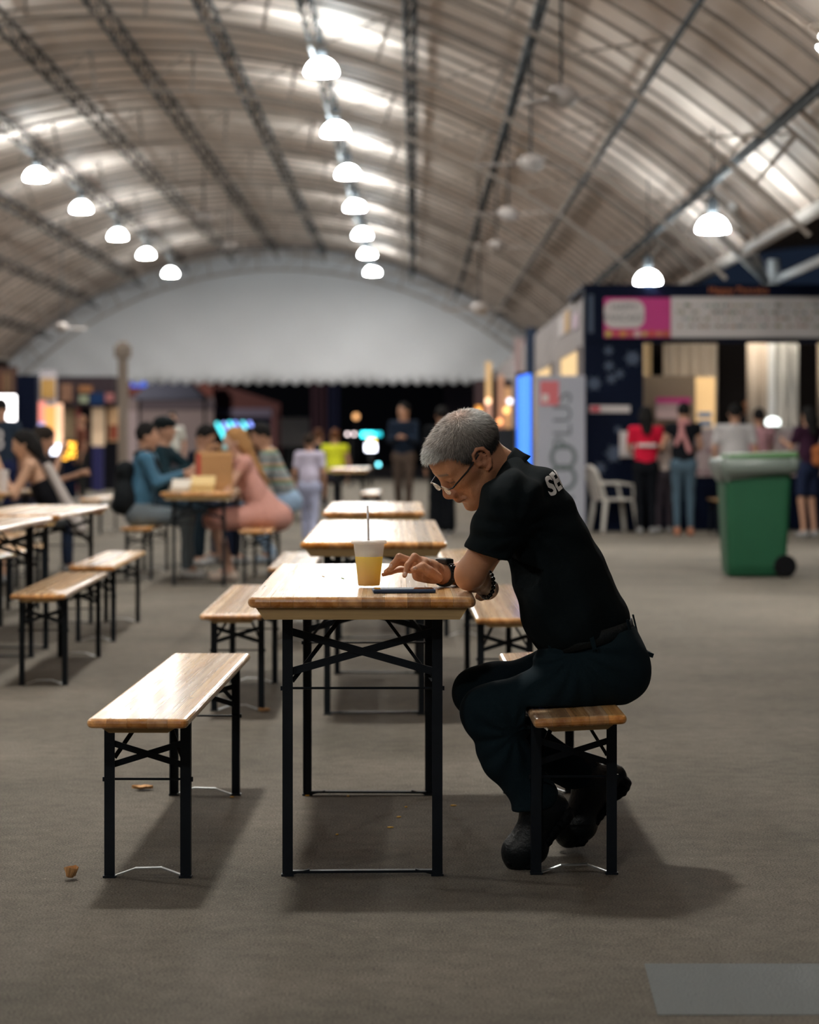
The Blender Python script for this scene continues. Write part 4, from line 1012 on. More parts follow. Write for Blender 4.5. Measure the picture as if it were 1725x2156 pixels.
z = W(747, 877, 100).z; bm = bmesh.new(); bmesh.ops.create_icosphere(bm, subdivisions=2, radius=.13); link('globe', bm_mesh(bm), glow('farl', (.5, .25, .1), .9), t, smooth=True, loc=(0, -.1, z)); bm = bmesh.new(); tube(bm, [(0, .05, 0), (0, .05, z)], .04, 6); link('pole', bm_mesh(bm), M_STEEL, t)
t = base('light_sign', 'far glowing sign, cyan above and glaring white below', 'light sign', 781, 62)
for q, (px, py, rx, rz, c, e) in enumerate([(774, 915, 13, 5, (.05, .75, .85), 1.8), (795, 914, 8, 4, (.02, .5, .6), .7), (781, 942, 11, 8, (.85, .85, 1), 2.2), (783, 927, 8, 3, (1, .75, .1), 1.2), (797, 978, 3, 3, (.2, .8, .9), 1.8)]): PP(t, 'sign_light', px - rx, px + rx, py - rz, py + rz, 62, c, e, .06)
PP(t, 'sign_post', 777, 785, 918, GY(62), 62.1, (.02, .02, .02), 0, .1); PP(t, 'sign_arm', 777, 800, 975, 981, 62.1, (.02, .02, .02), 0, .1)
t = base('bulb_string', 'two small pale bulbs on a post left of the cyan sign', 'light', 739, 62)
for px in (732, 746): PP(t, 'bulb', px - 2.5, px + 2.5, 911.5, 916.5, 62, (.55, .45, .45), 2.5, .06)
PP(t, 'bulb_post', 737, 741, 914, GY(62), 62.1, (.02, .02, .02), 0, .08); PP(t, 'bulb_arm', 730, 748, 913, 915, 62.06, (.02, .02, .02), 0, .05)
# slanted blue light bars
t = base('light_bars', 'rack of slanted glowing blue and cyan light bars', 'light bars', 498, 60)
zc_ = W(0, 908, 60).z; k_ = 60 / FPX
for q, (px, up, dn, c) in enumerate([(462, -18, 20, (.10, .85, .95)), (476, -18, 14, (.30, .42, 1)), (488, -20, 12, (.10, .8, .95)), (500, -20, 16, (.22, .36, 1)), (516, -20, 17, (.15, .8, .95)), (530, -20, 17, (.25, .34, 1))]):
    bm = bmesh.new(); tube(bm, [((px - 498 - 6) * k_, 0, zc_ - up * k_), ((px - 498 + 14) * k_, 0, zc_ - dn * k_)], .040, 8); link('light_bar', bm_mesh(bm), glow('bar%d' % q, c, .5), t)
boxes('back_rail', [((0, .09, zc_), (1.1, .08, .06))], M_STEEL, t); boxes('post', [((0, .16, zc_ / 2), (.1, .08, zc_))], M_STEEL, t); boxes('foot', [((0, .1, .02), (.6, .4, .04))], M_STEEL, t)
# paper bag, boxes and cups on the friends' table
bagp = W(449, 1034, 19.9); t = thing('paper_bag', 'brown paper bag with a red edge on the friends’ table', 'bag', (bagp.x, 19.95, .7705), R(12))
bm = bmesh.new(); a4 = [(-.15, -.08), (.15, -.08), (.15, .08), (-.15, .08)]
loft(bm, [[(x, y, 0) for x, y in a4], [(x, y, .30) for x, y in a4], [(x * .97, y * .8, .33) for x, y in a4]], True, False)
link('bag_body', bm_mesh(bm), mat('kraft_paper', (.38, .20, .08), .8, noise=.15, nscale=8), t)
bm = bmesh.new(); box(bm, (-.135, -.0835, .16), (.03, .004, .31)); link('red_edge', bm_mesh(bm), mat('red_edge', (.4, .03, .03), .7), t)
for yy in (-.07, .07):
    bm = bmesh.new(); tube(bm, [(-.06, yy, .32), (-.05, yy, .38), (.05, yy, .38), (.06, yy, .32)], .006, 6); link('handle', bm_mesh(bm), mat('kraft_paper', (.38, .20, .08), .8), t)
for q, (px, py, s, c, lb) in enumerate([(383, 1030, (.16, .12, .035), (.6, .55, .48), 'flat white takeaway box on the friends’ table'), (428, 1026, (.20, .16, .06), (.62, .45, .2), 'yellowish open takeaway box in front of the paper bag')]):
    o = thing('takeaway_box', lb, 'box', (W(px, py, 19.7).x, 19.62, .7705)); bm = bmesh.new()
    loft(bm, [[(x * s[0] * .45, y * s[1] * .45, 0) for x, y in ((-1, -1), (1, -1), (1, 1), (-1, 1))], [(x * s[0] * .5, y * s[1] * .5, s[2]) for x, y in ((-1, -1), (1, -1), (1, 1), (-1, 1))]]); link('tray', bm_mesh(bm), mat('tray%d' % q, c, .6), o)
    bm = bmesh.new(); box(bm, (0, s[1] * .55, s[2] + .03), (s[0], .005, .09), Matrix.Rotation(R(-35), 3, 'X')); link('flap', bm_mesh(bm), mat('tray%d' % q, c, .6), o)
o = thing('paper_cup', 'white paper cup on the table at the left edge', 'cup', (-3.40, 19.6, .7705)); bm = bmesh.new(); lathe(bm, [(.035, 0), (.05, .16), (.053, .162)], 20, cap=True); link('cup_body', bm_mesh(bm), M_WHT, o)
bm = bmesh.new(); lathe(bm, [(.055, .16), (.055, .175), (.03, .18)], 20, cap=True); link('lid', bm_mesh(bm), M_WHT, o)

# ================================================================== THE SEATED MAN
def G(px, py, D): return np.array(W(px, py, D))
man = thing('person', 'grey-haired man in black polo shirt and trousers, bent over the table with glasses', 'person', (W(1225, 1484, 6.66).x, 6.66, 0))
M_SKIN = attr_mat('weathered_skin', .48, bump=.35, bscale=420, sub=.12)
M_SHIRT = mat('black_polo_fabric', (.0036, .0072, .0092), .9, bump=.25, bscale=700, spec=.12)
M_TROU = mat('navy_black_trousers', (.0046, .0135, .0195), .9, bump=.3, bscale=600, spec=.15)
# ---- head frame
HS = 1.03
hF = np.array([-.727, -.1954, -.6582]); hU = np.array([-.5785, -.3420, .7405])
hF /= np.linalg.norm(hF); hU -= hF * (hU @ hF); hU /= np.linalg.norm(hU)
hL = np.cross(hU, hF)
hRot = np.stack([hF, hU, hL])
hO = G(988, 963, 6.62)
WU = [-.12, -.10, -.08, -.065, -.04, -.03, 0, .02]; WD = [0, 0, .007, .0085, .009, .008, .002, 0]; WF = [.011, .011, .009, .007, .002, .0005, 0, 0]
def H(f, u, l):
    if u < .02 and f > .03:
        f, u = f - np.interp(u, WU, WF), u - np.interp(u, WU, WD)
    return hO + HS * (f * hF + u * hU + l * hL)
def hel(c, r, k=.02, op='+', rot=None):
    return el(H(*c), np.array(r) * HS, k, hRot if rot is None else rot, op)
def hsp(c, r, k=.015, op='+'): return sp(H(*c), r * HS, k, op)
def hrc(a, b, ra, rb=None, k=.012, op='+'): return rc(H(*a), H(*b), ra * HS, (ra if rb is None else rb) * HS, k, None, op)
head = [hel((-.006, .036, 0), (.098, .080, .077), .02), hel((.041, .036, 0), (.057, .060, .064), .03), hel((.030, -.035, 0), (.060, .075, .060), .03)]
for s in (-1, 1):
    head += [hrc((-.012, -.040, s * .055), (.055, -.090, s * .028), .019, .018, .035),
             hrc((.055, -.090, s * .028), (.080, -.098, 0), .017, .017, .03),
             hrc((.058, -.012, s * .047), (.030, -.008, s * .062), .017, .012, .025),
             hrc((.086, .026, s * .012), (.074, .024, s * .045), .011, .010, .014),
             hsp((.098, -.002, s * .034), .012, .014, '-'),
             hsp((.078, -.001, s * .031), .0150, .006),
             hrc((.0915, .006, s * .019), (.086, .0065, s * .045), .0035, .003, .004),
             hsp((.104, -.037, s * .0125), .0085, .008),
             hsp((.108, -.043, s * .008), .0035, .003, '-'),
             hrc((.097, -.040, s * .020), (.083, -.066, s * .032), .0022, .002, .010, '-'),
             hrc((.100, -.0585, 0), (.090, -.063, s * .024), .0068, .004, .008),
             hrc((.098, -.0705, 0), (.088, -.069, s * .022), .0072, .004, .008),
             hrc((.111, -.0648, 0), (.092, -.0658, s * .026), .0022, .002, .004, '-'),
             hrc((.055, -.055, s * .046), (.050, -.075, s * .040), .012, .012, .03)]
head += [hrc((.090, .014, 0), (.110, -.026, 0), .0085, .0105, .012), hsp((.1115, -.031, 0), .0105, .01), hrc((.096, -.038, 0), (.094, -.055, 0), .009, .009, .02),
         hsp((.080, -.100, 0), .019, .02), hrc((.103, -.0835, -.01), (.103, -.0835, .01), .006, .006, .014, '-'),
         hrc((.097, .052, -.03), (.097, .052, .03), .0012, .0012, .004, '-'), hrc((.099, .040, -.026), (.099, .040, .026), .0012, .0012, .004, '-')]
for s in (-1, 1):      # ears: plate, helix rim, lobe, bowl
    e = lambda f, u, w=0: (f, u, s * (.076 + w))
    head += [hel(e(-.010, .000, .002), (.018, .029, .006), .006)]
    arcp = [(.010, -.006, .001), (.013, .014, .003), (.006, .031, .008), (-.010, .037, .011), (-.024, .028, .013), (-.029, .008, .012), (-.025, -.012, .009), (-.014, -.027, .005), (-.003, -.031, .002)]
    head += chain([H(*e(*q)) for q in arcp], [r_ * HS for r_ in (.004, .0045, .0048, .0050, .0052, .0050, .0048, .0055, .0055)], .004)
    head += chain([H(*e(-.008, .022, .006)), H(*e(-.018, .006, .008)), H(*e(-.013, -.012, .006))], [.003, .0032, .003], .003)
    head += [hsp(e(-.004, -.002, .012), .009, .004, '-'), hsp((.004, -.006, s * .077), .006, .005)]
# ---- neck, torso core, arms
nb = G(1066, 996, 6.66)
neck = [rc(H(-.035, -.020, 0), nb, .052, .060, .03), rc(H(-.02, -.045, 0), G(1075, 1035, 6.66), .040, .055, .03)]
SHL, SHR = G(1088, 1058, 6.485), G(1092, 1050, 6.835)
ELL, ELR = G(990, 1212, 6.515), G(1002, 1208, 6.93)
WRL, WRR = G(1021, 1234, 6.735), G(934, 1209, 6.785)
core = [rc(G(1112, 1055, 6.66), G(1190, 1240, 6.66), .062, .066, .03, ((0, 1, 0), 1.4)), rc(SHL, SHR, .042, .042, .03)]
def arm(S, E, Wr):
    S, E, Wr = map(np.array, (S, E, Wr))
    m = E + (Wr - E) * .3
    return [rc(S, E, .050, .039, .02), sp(E, .033, .02), rc(E, m, .036, .038, .02), rc(m, Wr, .038, .0265, .02, None)]
arms = arm(SHL, ELL + np.array([0, 0, .006]), WRL) + arm(SHR, ELR, WRR)
arms += [rc(ELL, ELL + np.array([-.012, .0, -.014]), .024, .020, .02)]
# ---- right hand (hovering over the phone)
def P3(l): return [G(*q) for q in l]
hand = []
hand += [rc(WRR, G(905, 1200, 6.765), .025, .024, .02, ((0, 1, 0), 1.25)), rc(G(908, 1205, 6.75), G(886, 1196, 6.745), .025, .021, .02, ((0, 1, 0), 1.35)), rc(G(915, 1217, 6.715), G(880, 1212, 6.745), .017, .016, .02),
         rc(G(895, 1186, 6.705), G(880, 1196, 6.80), .015, .014, .02), rc(G(912, 1192, 6.75), G(884, 1182, 6.72), .014, .012, .02), rc(G(905, 1192, 6.77), G(872, 1186, 6.775), .013, .011, .02)]
fr = .0085
hand += chain(P3([(892, 1184, 6.71), (873, 1172, 6.70), (859, 1189, 6.69), (852, 1212, 6.685)]), [.0105, .0098, .0085, .0070], .006)       # index, bent down
hand += chain(P3([(884, 1186, 6.735), (841, 1172, 6.735), (828, 1188, 6.735), (820, 1200, 6.735)]), [.0105, .0095, .0082, .0068], .006)     # middle
hand += chain(P3([(877, 1192, 6.765), (840, 1184, 6.765), (824, 1196, 6.765), (812, 1204, 6.765)]), [.010, .0088, .0078, .0065], .005)    # ring
hand += chain(P3([(874, 1202, 6.79), (843, 1199, 6.79), (823, 1205, 6.79), (807, 1210, 6.79)]), [.0095, .0080, .0072, .0060], .005)       # little
hand += chain(P3([(922, 1216, 6.70), (903, 1203, 6.685), (889, 1194, 6.68), (871, 1200, 6.675)]), [.015, .0135, .0115, .0092], .010)       # thumb
# ---- left hand (beyond the elbow, hanging off the table corner)
hand += [rc(WRL, G(1030, 1238, 6.80), .025, .027, .02), rc(G(1025, 1243, 6.81), G(1027, 1238, 6.86), .026, .020, .02)]
for q, (dx, dz) in enumerate([(4, -12), (6, -4), (6, 4), (3, 11)]):
    hand += chain(P3([(1027 + dx * .4, 1240 + dz, 6.84), (1024 + dx, 1242 + dz * 1.1, 6.875), (1010 + dx, 1246 + dz * 1.1, 6.885), (1003 + dx, 1246 + dz, 6.865)]), [.0115, .010, .0095, .008], .005)
hand += chain(P3([(1024, 1228, 6.79), (1016, 1222, 6.82), (1006, 1222, 6.845)]), [.014, .0115, .0095], .01)
def hloc(V): q = (V - hO) / HS; return q @ hF, q @ hU, q @ hL
def skin_tone(V):
    f, u, l = hloc(V); n = len(V)
    u = np.where((u < .02) & (f > .03), u + np.interp(u + .008, WU, WD), u); f = np.where((u < .02) & (f > .03), f + np.interp(u, WU, WF), f)
    base = np.tile(np.array([.52, .262, .150]), (n, 1))
    ms = (np.sin(V[:, 0] * 61 + 2 * np.sin(V[:, 2] * 47)) + np.sin(V[:, 1] * 53 + 2 * np.sin(V[:, 0] * 71)) + np.sin(V[:, 2] * 83)) / 3
    base *= (1 + .07 * ms)[:, None]
    inh = (np.sqrt(f * f + u * u + l * l) < .17) & (u > -.13)
    def blend(m, c): nonlocal base; m = np.clip(m, 0, 1)[:, None] * inh[:, None]; base = base * (1 - m) + np.array(c) * m
    g = lambda x, s: np.exp(-(x / s) ** 2)
    al = np.abs(l)
    blend(.55 * g(u + .064, .0085) * g(al - .006, .020) * (f > .085), (.26, .085, .065))          # lips
    blend(.95 * g(u + .0648, .0018) * (al < .026) * (f > .08), (.06, .02, .018))                  # mouth line
    blend(.40 * g(u + .085, .025) * (f > .02), (.27, .18, .135))                                 # stubble
    blend(.30 * g(f - .10, .03) * g(u + .03, .016) * g(al, .02), (.50, .16, .10))                # nose redness
    br = g(u - (.026 - .10 * (al - .028) * (al > .028)), .0048) * (al > .012) * (al < .050) * (f > .06)
    blend(.85 * br, (.17, .14, .125))                                                             # brows
    blend(.75 * g(u - .0005 + .004, .0024) * (np.abs(al - .032) < .016) * (f > .06), (.05, .03, .025))   # lashes
    blend(.30 * g(u + .012, .006) * g(al - .032, .012) * (f > .06), (.28, .13, .09))
    far = (al > .076) & (np.abs(f + .008) < .05) & (np.abs(u) < .05)
    blend(.35 * far, (.50, .20, .13))
    return base
solid('body', head + neck + core + arms + hand, .0034, M_SKIN, man, tone=skin_tone, it=1)
# ---- finger nails
M_NAIL = mat('finger_nail', (.62, .42, .34), .25)
for (p, d) in [((874, 1196.5, 6.664), (-.9, -.2, .3)), ((853, 1209, 6.678), (-.3, -.2, -.9)), ((823, 1192, 6.727), (-.6, .1, -.6))]:
    c = G(*p); dv = Vector(d).normalized()
    bm = bmesh.new(); bmesh.ops.create_icosphere(bm, subdivisions=2, radius=1)
    X = dv; Yv = Vector((0, -1, .25)); Yv = (Yv - X * Yv.dot(X)).normalized(); Z = X.cross(Yv); q = Matrix((X, Yv, Z)).transposed()
    for v in bm.verts: v.co = q @ Vector((v.co.x * .0068, v.co.y * .0032, v.co.z * .0056))
    link('finger_nail', bm_mesh(bm), M_NAIL, man, smooth=True, loc=Vector(c) - man.location)
# ---- hair cap and bristles
def hline(f, l):
    "height below which there is no hair, by position on the head"
    xs = [-.12, -.085, -.062, -.045, -.030, -.016, .000, .012, .022, .034, .048, .060, .072, .10]
    ys = [-.035, -.040, -.040, -.030, .005, .030, .026, .006, -.002, .020, .052, .064, .070, .071]
    return np.interp(f, xs, ys)
def hair_post(D, X, Y, Z):
    x, y, z = X - hO[0], Y - hO[1], Z - hO[2]
    f = (x * hF[0] + y * hF[1] + z * hF[2]) / HS; u = (x * hU[0] + y * hU[1] + z * hU[2]) / HS; l = (x * hL[0] + y * hL[1] + z * hL[2]) / HS
    cut = (hline(f, l) - u + .002 * np.sin(l * 300) + .002 * np.sin(f * 420)) * .8
    return np.maximum(D + .0012 * np.sin(f * 620 + 2 * np.sin(l * 260)) * np.sin(u * 540 + l * 300), cut)
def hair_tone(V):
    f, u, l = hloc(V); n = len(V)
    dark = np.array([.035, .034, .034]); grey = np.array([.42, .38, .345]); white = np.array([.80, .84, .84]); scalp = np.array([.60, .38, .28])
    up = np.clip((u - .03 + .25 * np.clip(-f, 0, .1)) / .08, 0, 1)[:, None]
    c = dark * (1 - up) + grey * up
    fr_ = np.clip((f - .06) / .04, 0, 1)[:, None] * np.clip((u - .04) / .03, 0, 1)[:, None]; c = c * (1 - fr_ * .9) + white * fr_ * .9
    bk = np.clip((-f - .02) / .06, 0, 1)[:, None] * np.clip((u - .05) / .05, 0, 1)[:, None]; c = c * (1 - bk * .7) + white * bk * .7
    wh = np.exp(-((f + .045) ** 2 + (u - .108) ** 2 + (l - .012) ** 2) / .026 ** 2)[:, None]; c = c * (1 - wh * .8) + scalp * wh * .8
    return c * (1 + .18 * np.sin(f * 900 + 3 * np.sin(l * 200)) * np.sin(u * 800))[:, None]
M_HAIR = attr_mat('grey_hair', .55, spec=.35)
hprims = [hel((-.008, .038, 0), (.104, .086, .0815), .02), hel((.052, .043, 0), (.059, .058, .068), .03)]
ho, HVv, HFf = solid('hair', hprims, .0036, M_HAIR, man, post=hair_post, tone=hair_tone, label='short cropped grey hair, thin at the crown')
# bristles
rg = np.random.RandomState(4)
tri = np.concatenate([HFf[:, [0, 1, 2]], HFf[:, [0, 2, 3]]])
P0, P1, P2 = HVv[tri[:, 0]], HVv[tri[:, 1]], HVv[tri[:, 2]]
nrm = np.cross(P1 - P0, P2 - P0); ar = np.linalg.norm(nrm, axis=1) + 1e-12; nrm /= ar[:, None]
cc = (P0 + P1 + P2) / 3; f, u, l = hloc(cc)
cenH = H(-.008, .042, 0); outw = ((cc - cenH) * nrm).sum(1)
ok = (u > hline(f, l) + .002) & (outw > 0.03)
wgt = ar * ok; NB = 24000
pk = rg.choice(len(tri), NB, p=wgt / wgt.sum())
w1, w2 = rg.rand(NB), rg.rand(NB); fl = w1 + w2 > 1; w1[fl], w2[fl] = 1 - w1[fl], 1 - w2[fl]
rt = P0[pk] + (P1 - P0)[pk] * w1[:, None] + (P2 - P0)[pk] * w2[:, None]; nn = nrm[pk]
whorl = H(-.045, .115, .010); comb = rt - whorl; comb -= nn * (comb * nn).sum(1)[:, None]; comb /= np.linalg.norm(comb, axis=1)[:, None] + 1e-6
ff, uu, ll = hloc(rt)
lenH = .010 + .009 * rg.rand(NB); lenH *= np.where(uu < .03, .6, 1)
dr = nn * (.30 + .22 * rg.rand(NB))[:, None] + comb * .9 + rg.randn(NB, 3) * .13; dr /= np.linalg.norm(dr, axis=1)[:, None]
sd = np.cross(dr, nn + rg.randn(NB, 3) * .3); sd /= np.linalg.norm(sd, axis=1)[:, None]
tipp = rt + dr * lenH[:, None] - hU * 0 + nn * -.001; mid = rt + dr * lenH[:, None] * .55 + nn * .0008
Vb = np.concatenate([rt - nn * .001 - sd * .00030, rt - nn * .001 + sd * .00030, mid + sd * .00026, mid - sd * .00026, tipp])
ix = np.arange(NB)
Fb = np.concatenate([np.stack([ix, ix + NB, ix + 2 * NB], 1), np.stack([ix, ix + 2 * NB, ix + 3 * NB], 1), np.stack([ix + 3 * NB, ix + 2 * NB, ix + 4 * NB], 1)])
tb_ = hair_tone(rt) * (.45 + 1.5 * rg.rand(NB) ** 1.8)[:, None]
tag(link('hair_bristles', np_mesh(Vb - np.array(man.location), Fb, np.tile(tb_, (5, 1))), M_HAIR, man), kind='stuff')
# ---- eyebrow bristles
bmE = []
for s in (-1, 1):
    for q in range(230):
        t_ = rg.rand(); al = .013 + .034 * t_; p = H(.094 - .022 * t_ ** 1.5 + .003, .027 - .10 * max(0, al - .028) + rg.randn() * .0022, s * al)
        d = (hL * s * .8 + hF * .5 + hU * .3 * rg.randn()); d /= np.linalg.norm(d); a_ = p; b_ = p + d * .008; w_ = np.cross(d, hF); w_ /= np.linalg.norm(w_); bmE.append((a_ - w_ * .0004, a_ + w_ * .0004, b_))
Ve = np.array(bmE).reshape(-1, 3); tag(link('eyebrow_hairs', np_mesh(Ve - np.array(man.location), np.arange(len(Ve)).reshape(-1, 3), np.tile([.25, .24, .22], (len(Ve), 1))), M_HAIR, man), kind='stuff')
# ---- shirt
side = (0, 1, 0)
tors = chain(P3([(1250, 1325, 6.66), (1218, 1300, 6.66), (1182, 1215, 6.66), (1143, 1130, 6.66), (1112, 1062, 6.66), (1076, 1008, 6.66)]), [.100, .122, .120, .110, .092, .068], .04, flat=(side, 1.42))
tors += [rc(G(1172, 1270, 6.66), G(1200, 1318, 6.66), .098, .104, .05, (side, 1.3)),
         rc(SHL + np.array([.0, .02, .0]), SHR + np.array([0, -.02, 0]), .070, .070, .06),
         rc(G(1142, 1035, 6.60), G(1180, 1120, 6.60), .050, .052, .06), rc(G(1142, 1035, 6.72), G(1180, 1120, 6.72), .050, .052, .06)]
slv = [rc(SHL + np.array([-.018, .01, .0]), G(1028, 1160, 6.495), .084, .066, .035), rc(SHR, G(1035, 1158, 6.875), .078, .066, .035)]
sdir = np.array(G(1028, 1160, 6.495) - SHL); sdir /= np.linalg.norm(sdir)
def sleeve_cut(D, X, Y, Z, c, n, rad=.13):
    pl = (X - c[0]) * n[0] + (Y - c[1]) * n[1] + (Z - c[2]) * n[2]
    d2 = np.sqrt((X - c[0]) ** 2 + (Y - c[1]) ** 2 + (Z - c[2]) ** 2)
    m = (d2 < rad)
    return np.where(m, np.maximum(D, pl), D)
def shirt_post(D, X, Y, Z):
    # folds fanning from the armpit and across the waist
    px = X - G(1095, 1120, 6.5)[0]; pz = Z - G(1095, 1120, 6.5)[2]
    an = np.arctan2(pz, px + 1e-9); rr_ = np.sqrt(px * px + pz * pz)
    D = D + .0045 * np.sin(an * 11 + 3 * rr_ * 10) * np.clip(rr_ * 8, 0, 1) * np.clip(1.6 - rr_ * 3.2, 0, 1)
    D = D + .003 * wob(X, Y, Z, 26, 2) + .0018 * wob(X, Y, Z, 60, 5)
    s_ = (X - SHL[0]) * -.30 + (Z - SHL[2]) * .95; ms_ = np.exp(-(((X - SHL[0] + .035) ** 2 + (Z - SHL[2] + .085) ** 2) / .0085))
    D = D + .0030 * np.sin(s_ * 105 + 3.2 * np.sin(X * 24 + 1)) * ms_ + .0022 * np.sin(s_ * 170 + X * 60) * ms_
    # drape creases where the shirt meets the trousers
    zz = Z - G(1200, 1335, 6.66)[2]
    D = D + .005 * np.sin(X * 55 + Z * 30 + 2 * np.sin(Y * 9)) * np.exp(-((zz - .03) / .06) ** 2)
    for W_, S_, E_ in (((1027, 1166), SHL, 6.495), ((1034, 1164), SHR, 6.875)):
        c = G(W_[0], W_[1], E_); n = c - S_; n /= np.linalg.norm(n); n = n + np.array([.22, 0, -.0]); n /= np.linalg.norm(n)
        D = sleeve_cut(D, X, Y, Z, c, n, .16)
    # lower hem tucked in along the belt line
    c = G(1235, 1345, 6.66); n = np.array([.26, 0, -1.]); n /= np.linalg.norm(n)
    D = np.maximum(D, (X - c[0]) * n[0] + (Z - c[2]) * n[2])
    # neck opening
    c = nb + np.array([-.046, 0, .028]); n = np.array([-.62, 0, .78])
    pl = (X - c[0]) * n[0] + (Z - c[2]) * n[2]
    return np.maximum(D, np.where(np.sqrt((X - c[0]) ** 2 + (Y - c[1]) ** 2) < .12, pl, -1))
so, SV, SF = solid('polo_shirt', tors + slv, .0048, M_SHIRT, man, post=shirt_post, it=2)
# collar: a turned-down band round the neck
ax = np.array([-.60, 0, .80]); e1 = np.array([0, 1., 0]); e2 = np.cross(ax, e1)
def collar_ring(h, r1, r2, sh=0): return lambda t: nb + ax * h + e1 * r1 * math.sin(t) + e2 * (r2 * math.cos(t)) + ax * sh
bm = bmesh.new(); n = 40; rows = []
prof = [(-.018, .092, .100), (.004, .078, .090), (.030, .067, .082), (.037, .064, .078), (.034, .060, .074), (.005, .066, .080), (-.015, .080, .095)]
for (h_, ra_, rb_) in prof:
    row = []
    for i in range(n + 1):
        t = -math.pi * .93 + 2 * math.pi * .93 * i / n
        bk = max(0, math.cos(t)) ** 1.0
        h2 = (h_ * .72 - .004) * (1 + .2 * bk) - .030 * (1 - math.cos(t)) * .5
        p = nb + np.array([-.027, 0, .004]) + ax * h2 + e1 * ra_ * math.sin(t) - e2 * (-1) * (rb_ * math.cos(t) * -1) * (1) + np.array([.004, 0, 0])
        row.append(bm.verts.new(Vector(p) - man.location))
    rows.append(row)
for a_, b_ in zip(rows, rows[1:] + rows[:1]):
    for i in range(n): bm.faces.new((a_[i], a_[i + 1], b_[i + 1], b_[i]))
link('collar', bm_mesh(bm), M_SHIRT, man, smooth=True)
# ---- white lettering across the upper back
from mathutils.bvhtree import BVHTree
bvh = BVHTree.FromPolygons([Vector(v) for v in SV], [tuple(f_) for f_ in SF])
me = text_mesh('SECURITY', .064, extrude=0, spacing=.98, offset=.0022)
bm = bmesh.new(); bm.from_mesh(me); bmesh.ops.triangulate(bm, faces=bm.faces)
bmesh.ops.subdivide_edges(bm, edges=bm.edges, cuts=2, use_grid_fill=True)
upv = Vector(G(1128, 985, 6.66) - G(1205, 1090, 6.66)); upv.y = 0; upv.normalize(); out = Vector((-upv.z, 0, upv.x)); out = -out if out.x < 0 else out
cen_ = Vector(G(1180, 1006, 6.645))
hit = 0
for v in bm.verts:
    src = cen_ + Vector((0, 1, 0)) * v.co.x * .86 + upv * v.co.y * 1.12 + out * .25
    h_ = bvh.ray_cast(src, -out)
    if h_[0] is not None: v.co = h_[0] + h_[1] * .0025 - man.location; hit += 1
    else: v.co = src - out * .30 - man.location
bmT = bm; link('back_lettering', bm_mesh(bmT), mat('white_shirt_print', (.85, .85, .84), .6), man, 'white lettering across the upper back')
# ---- trousers
kn, kf = G(1028, 1500, 6.585), G(1008, 1458, 6.80)
an_, af = G(1126, 1678, 6.60), G(1215, 1628, 6.86)
hn, hf_ = G(1255, 1418, 6.57), G(1255, 1415, 6.76)
trou = [rc(G(1290, 1405, 6.60), G(1290, 1405, 6.72), .097, .097, .05), rc(G(1270, 1365, 6.60), G(1270, 1365, 6.72), .088, .088, .05), rc(G(1250, 1335, 6.66), G(1262, 1350, 6.66), .098, .10, .05, (side, 1.4)),
        rc(G(1310, 1420, 6.58), G(1310, 1420, 6.74), .068, .068, .05), rc(G(1185, 1372, 6.6), G(1190, 1375, 6.72), .075, .075, .05),
        rc(hn, kn + np.array([.05, 0, .008]), .093, .076, .04), rc(kn + np.array([.05, 0, .008]), kn, .076, .070, .03), rc(kn, G(1062, 1590, 6.59), .071, .066, .03), rc(G(1062, 1590, 6.59), an_, .066, .062, .03), rc(an_, G(1118, 1720, 6.60), .060, .060, .02),
        rc(hf_, kf + np.array([.05, 0, .008]), .090, .073, .04), rc(kf + np.array([.05, 0, .008]), kf, .073, .067, .03), rc(kf, G(1090, 1555, 6.83), .068, .062, .03), rc(G(1090, 1555, 6.83), af, .062, .055, .03)]
def tr_post(D, X, Y, Z):
    # radiating creases at the hip and folds behind the knee
    hx, hz = G(1205, 1370, 6.6)[0], G(1205, 1370, 6.6)[2]
    a_ = np.arctan2(Z - hz, X - hx); r_ = np.sqrt((X - hx) ** 2 + (Z - hz) ** 2)
    D = D + .0042 * np.sin(a_ * 14 + r_ * 20) * np.exp(-((r_ - .09) / .08) ** 2)
    kx, kz = kn[0] + .07, kn[2] - .05
    a2 = np.arctan2(Z - kz, X - kx); r2_ = np.sqrt((X - kx) ** 2 + (Z - kz) ** 2)
    D = D + .0035 * np.sin(a2 * 11 + r2_ * 15) * np.exp(-((r2_ - .07) / .07) ** 2)
    D = D + .003 * wob(X, Y, Z, 22, 1) + .0016 * wob(X, Y, Z, 55, 3)
    zc = .4585
    D = np.where((X > G(1105, 1480, 6.6)[0]) & (Z > .40) & (X < .62), np.maximum(D, zc - Z), D)
    c = G(1095, 1706, 6.6); n = np.array([.15, 0, -1.])
    D = np.maximum(D, ((X - c[0]) * n[0] + (Z - c[2]) * n[2]))
    c = G(1236, 1338, 6.66); n = np.array([-.24, 0, 1.]); n /= np.linalg.norm(n)
    return np.where(X > G(1110, 1400, 6.6)[0], np.maximum(D, (X - c[0]) * n[0] + (Z - c[2]) * n[2]), D)
solid('trousers', trou, .0052, M_TROU, man, post=tr_post, it=2)
# pocket flap poking out at the back
bm = bmesh.new(); pa, pb = Vector(G(1345, 1372, 6.62)) - man.location, Vector(G(1367, 1376, 6.63)) - man.location
for yy in (0,): bar(bm, pa + Vector((-.02, 0, .012)), pb, .012, .09, (0, 1, 0))
link('back_pocket', bm_mesh(bm), M_TROU, man)
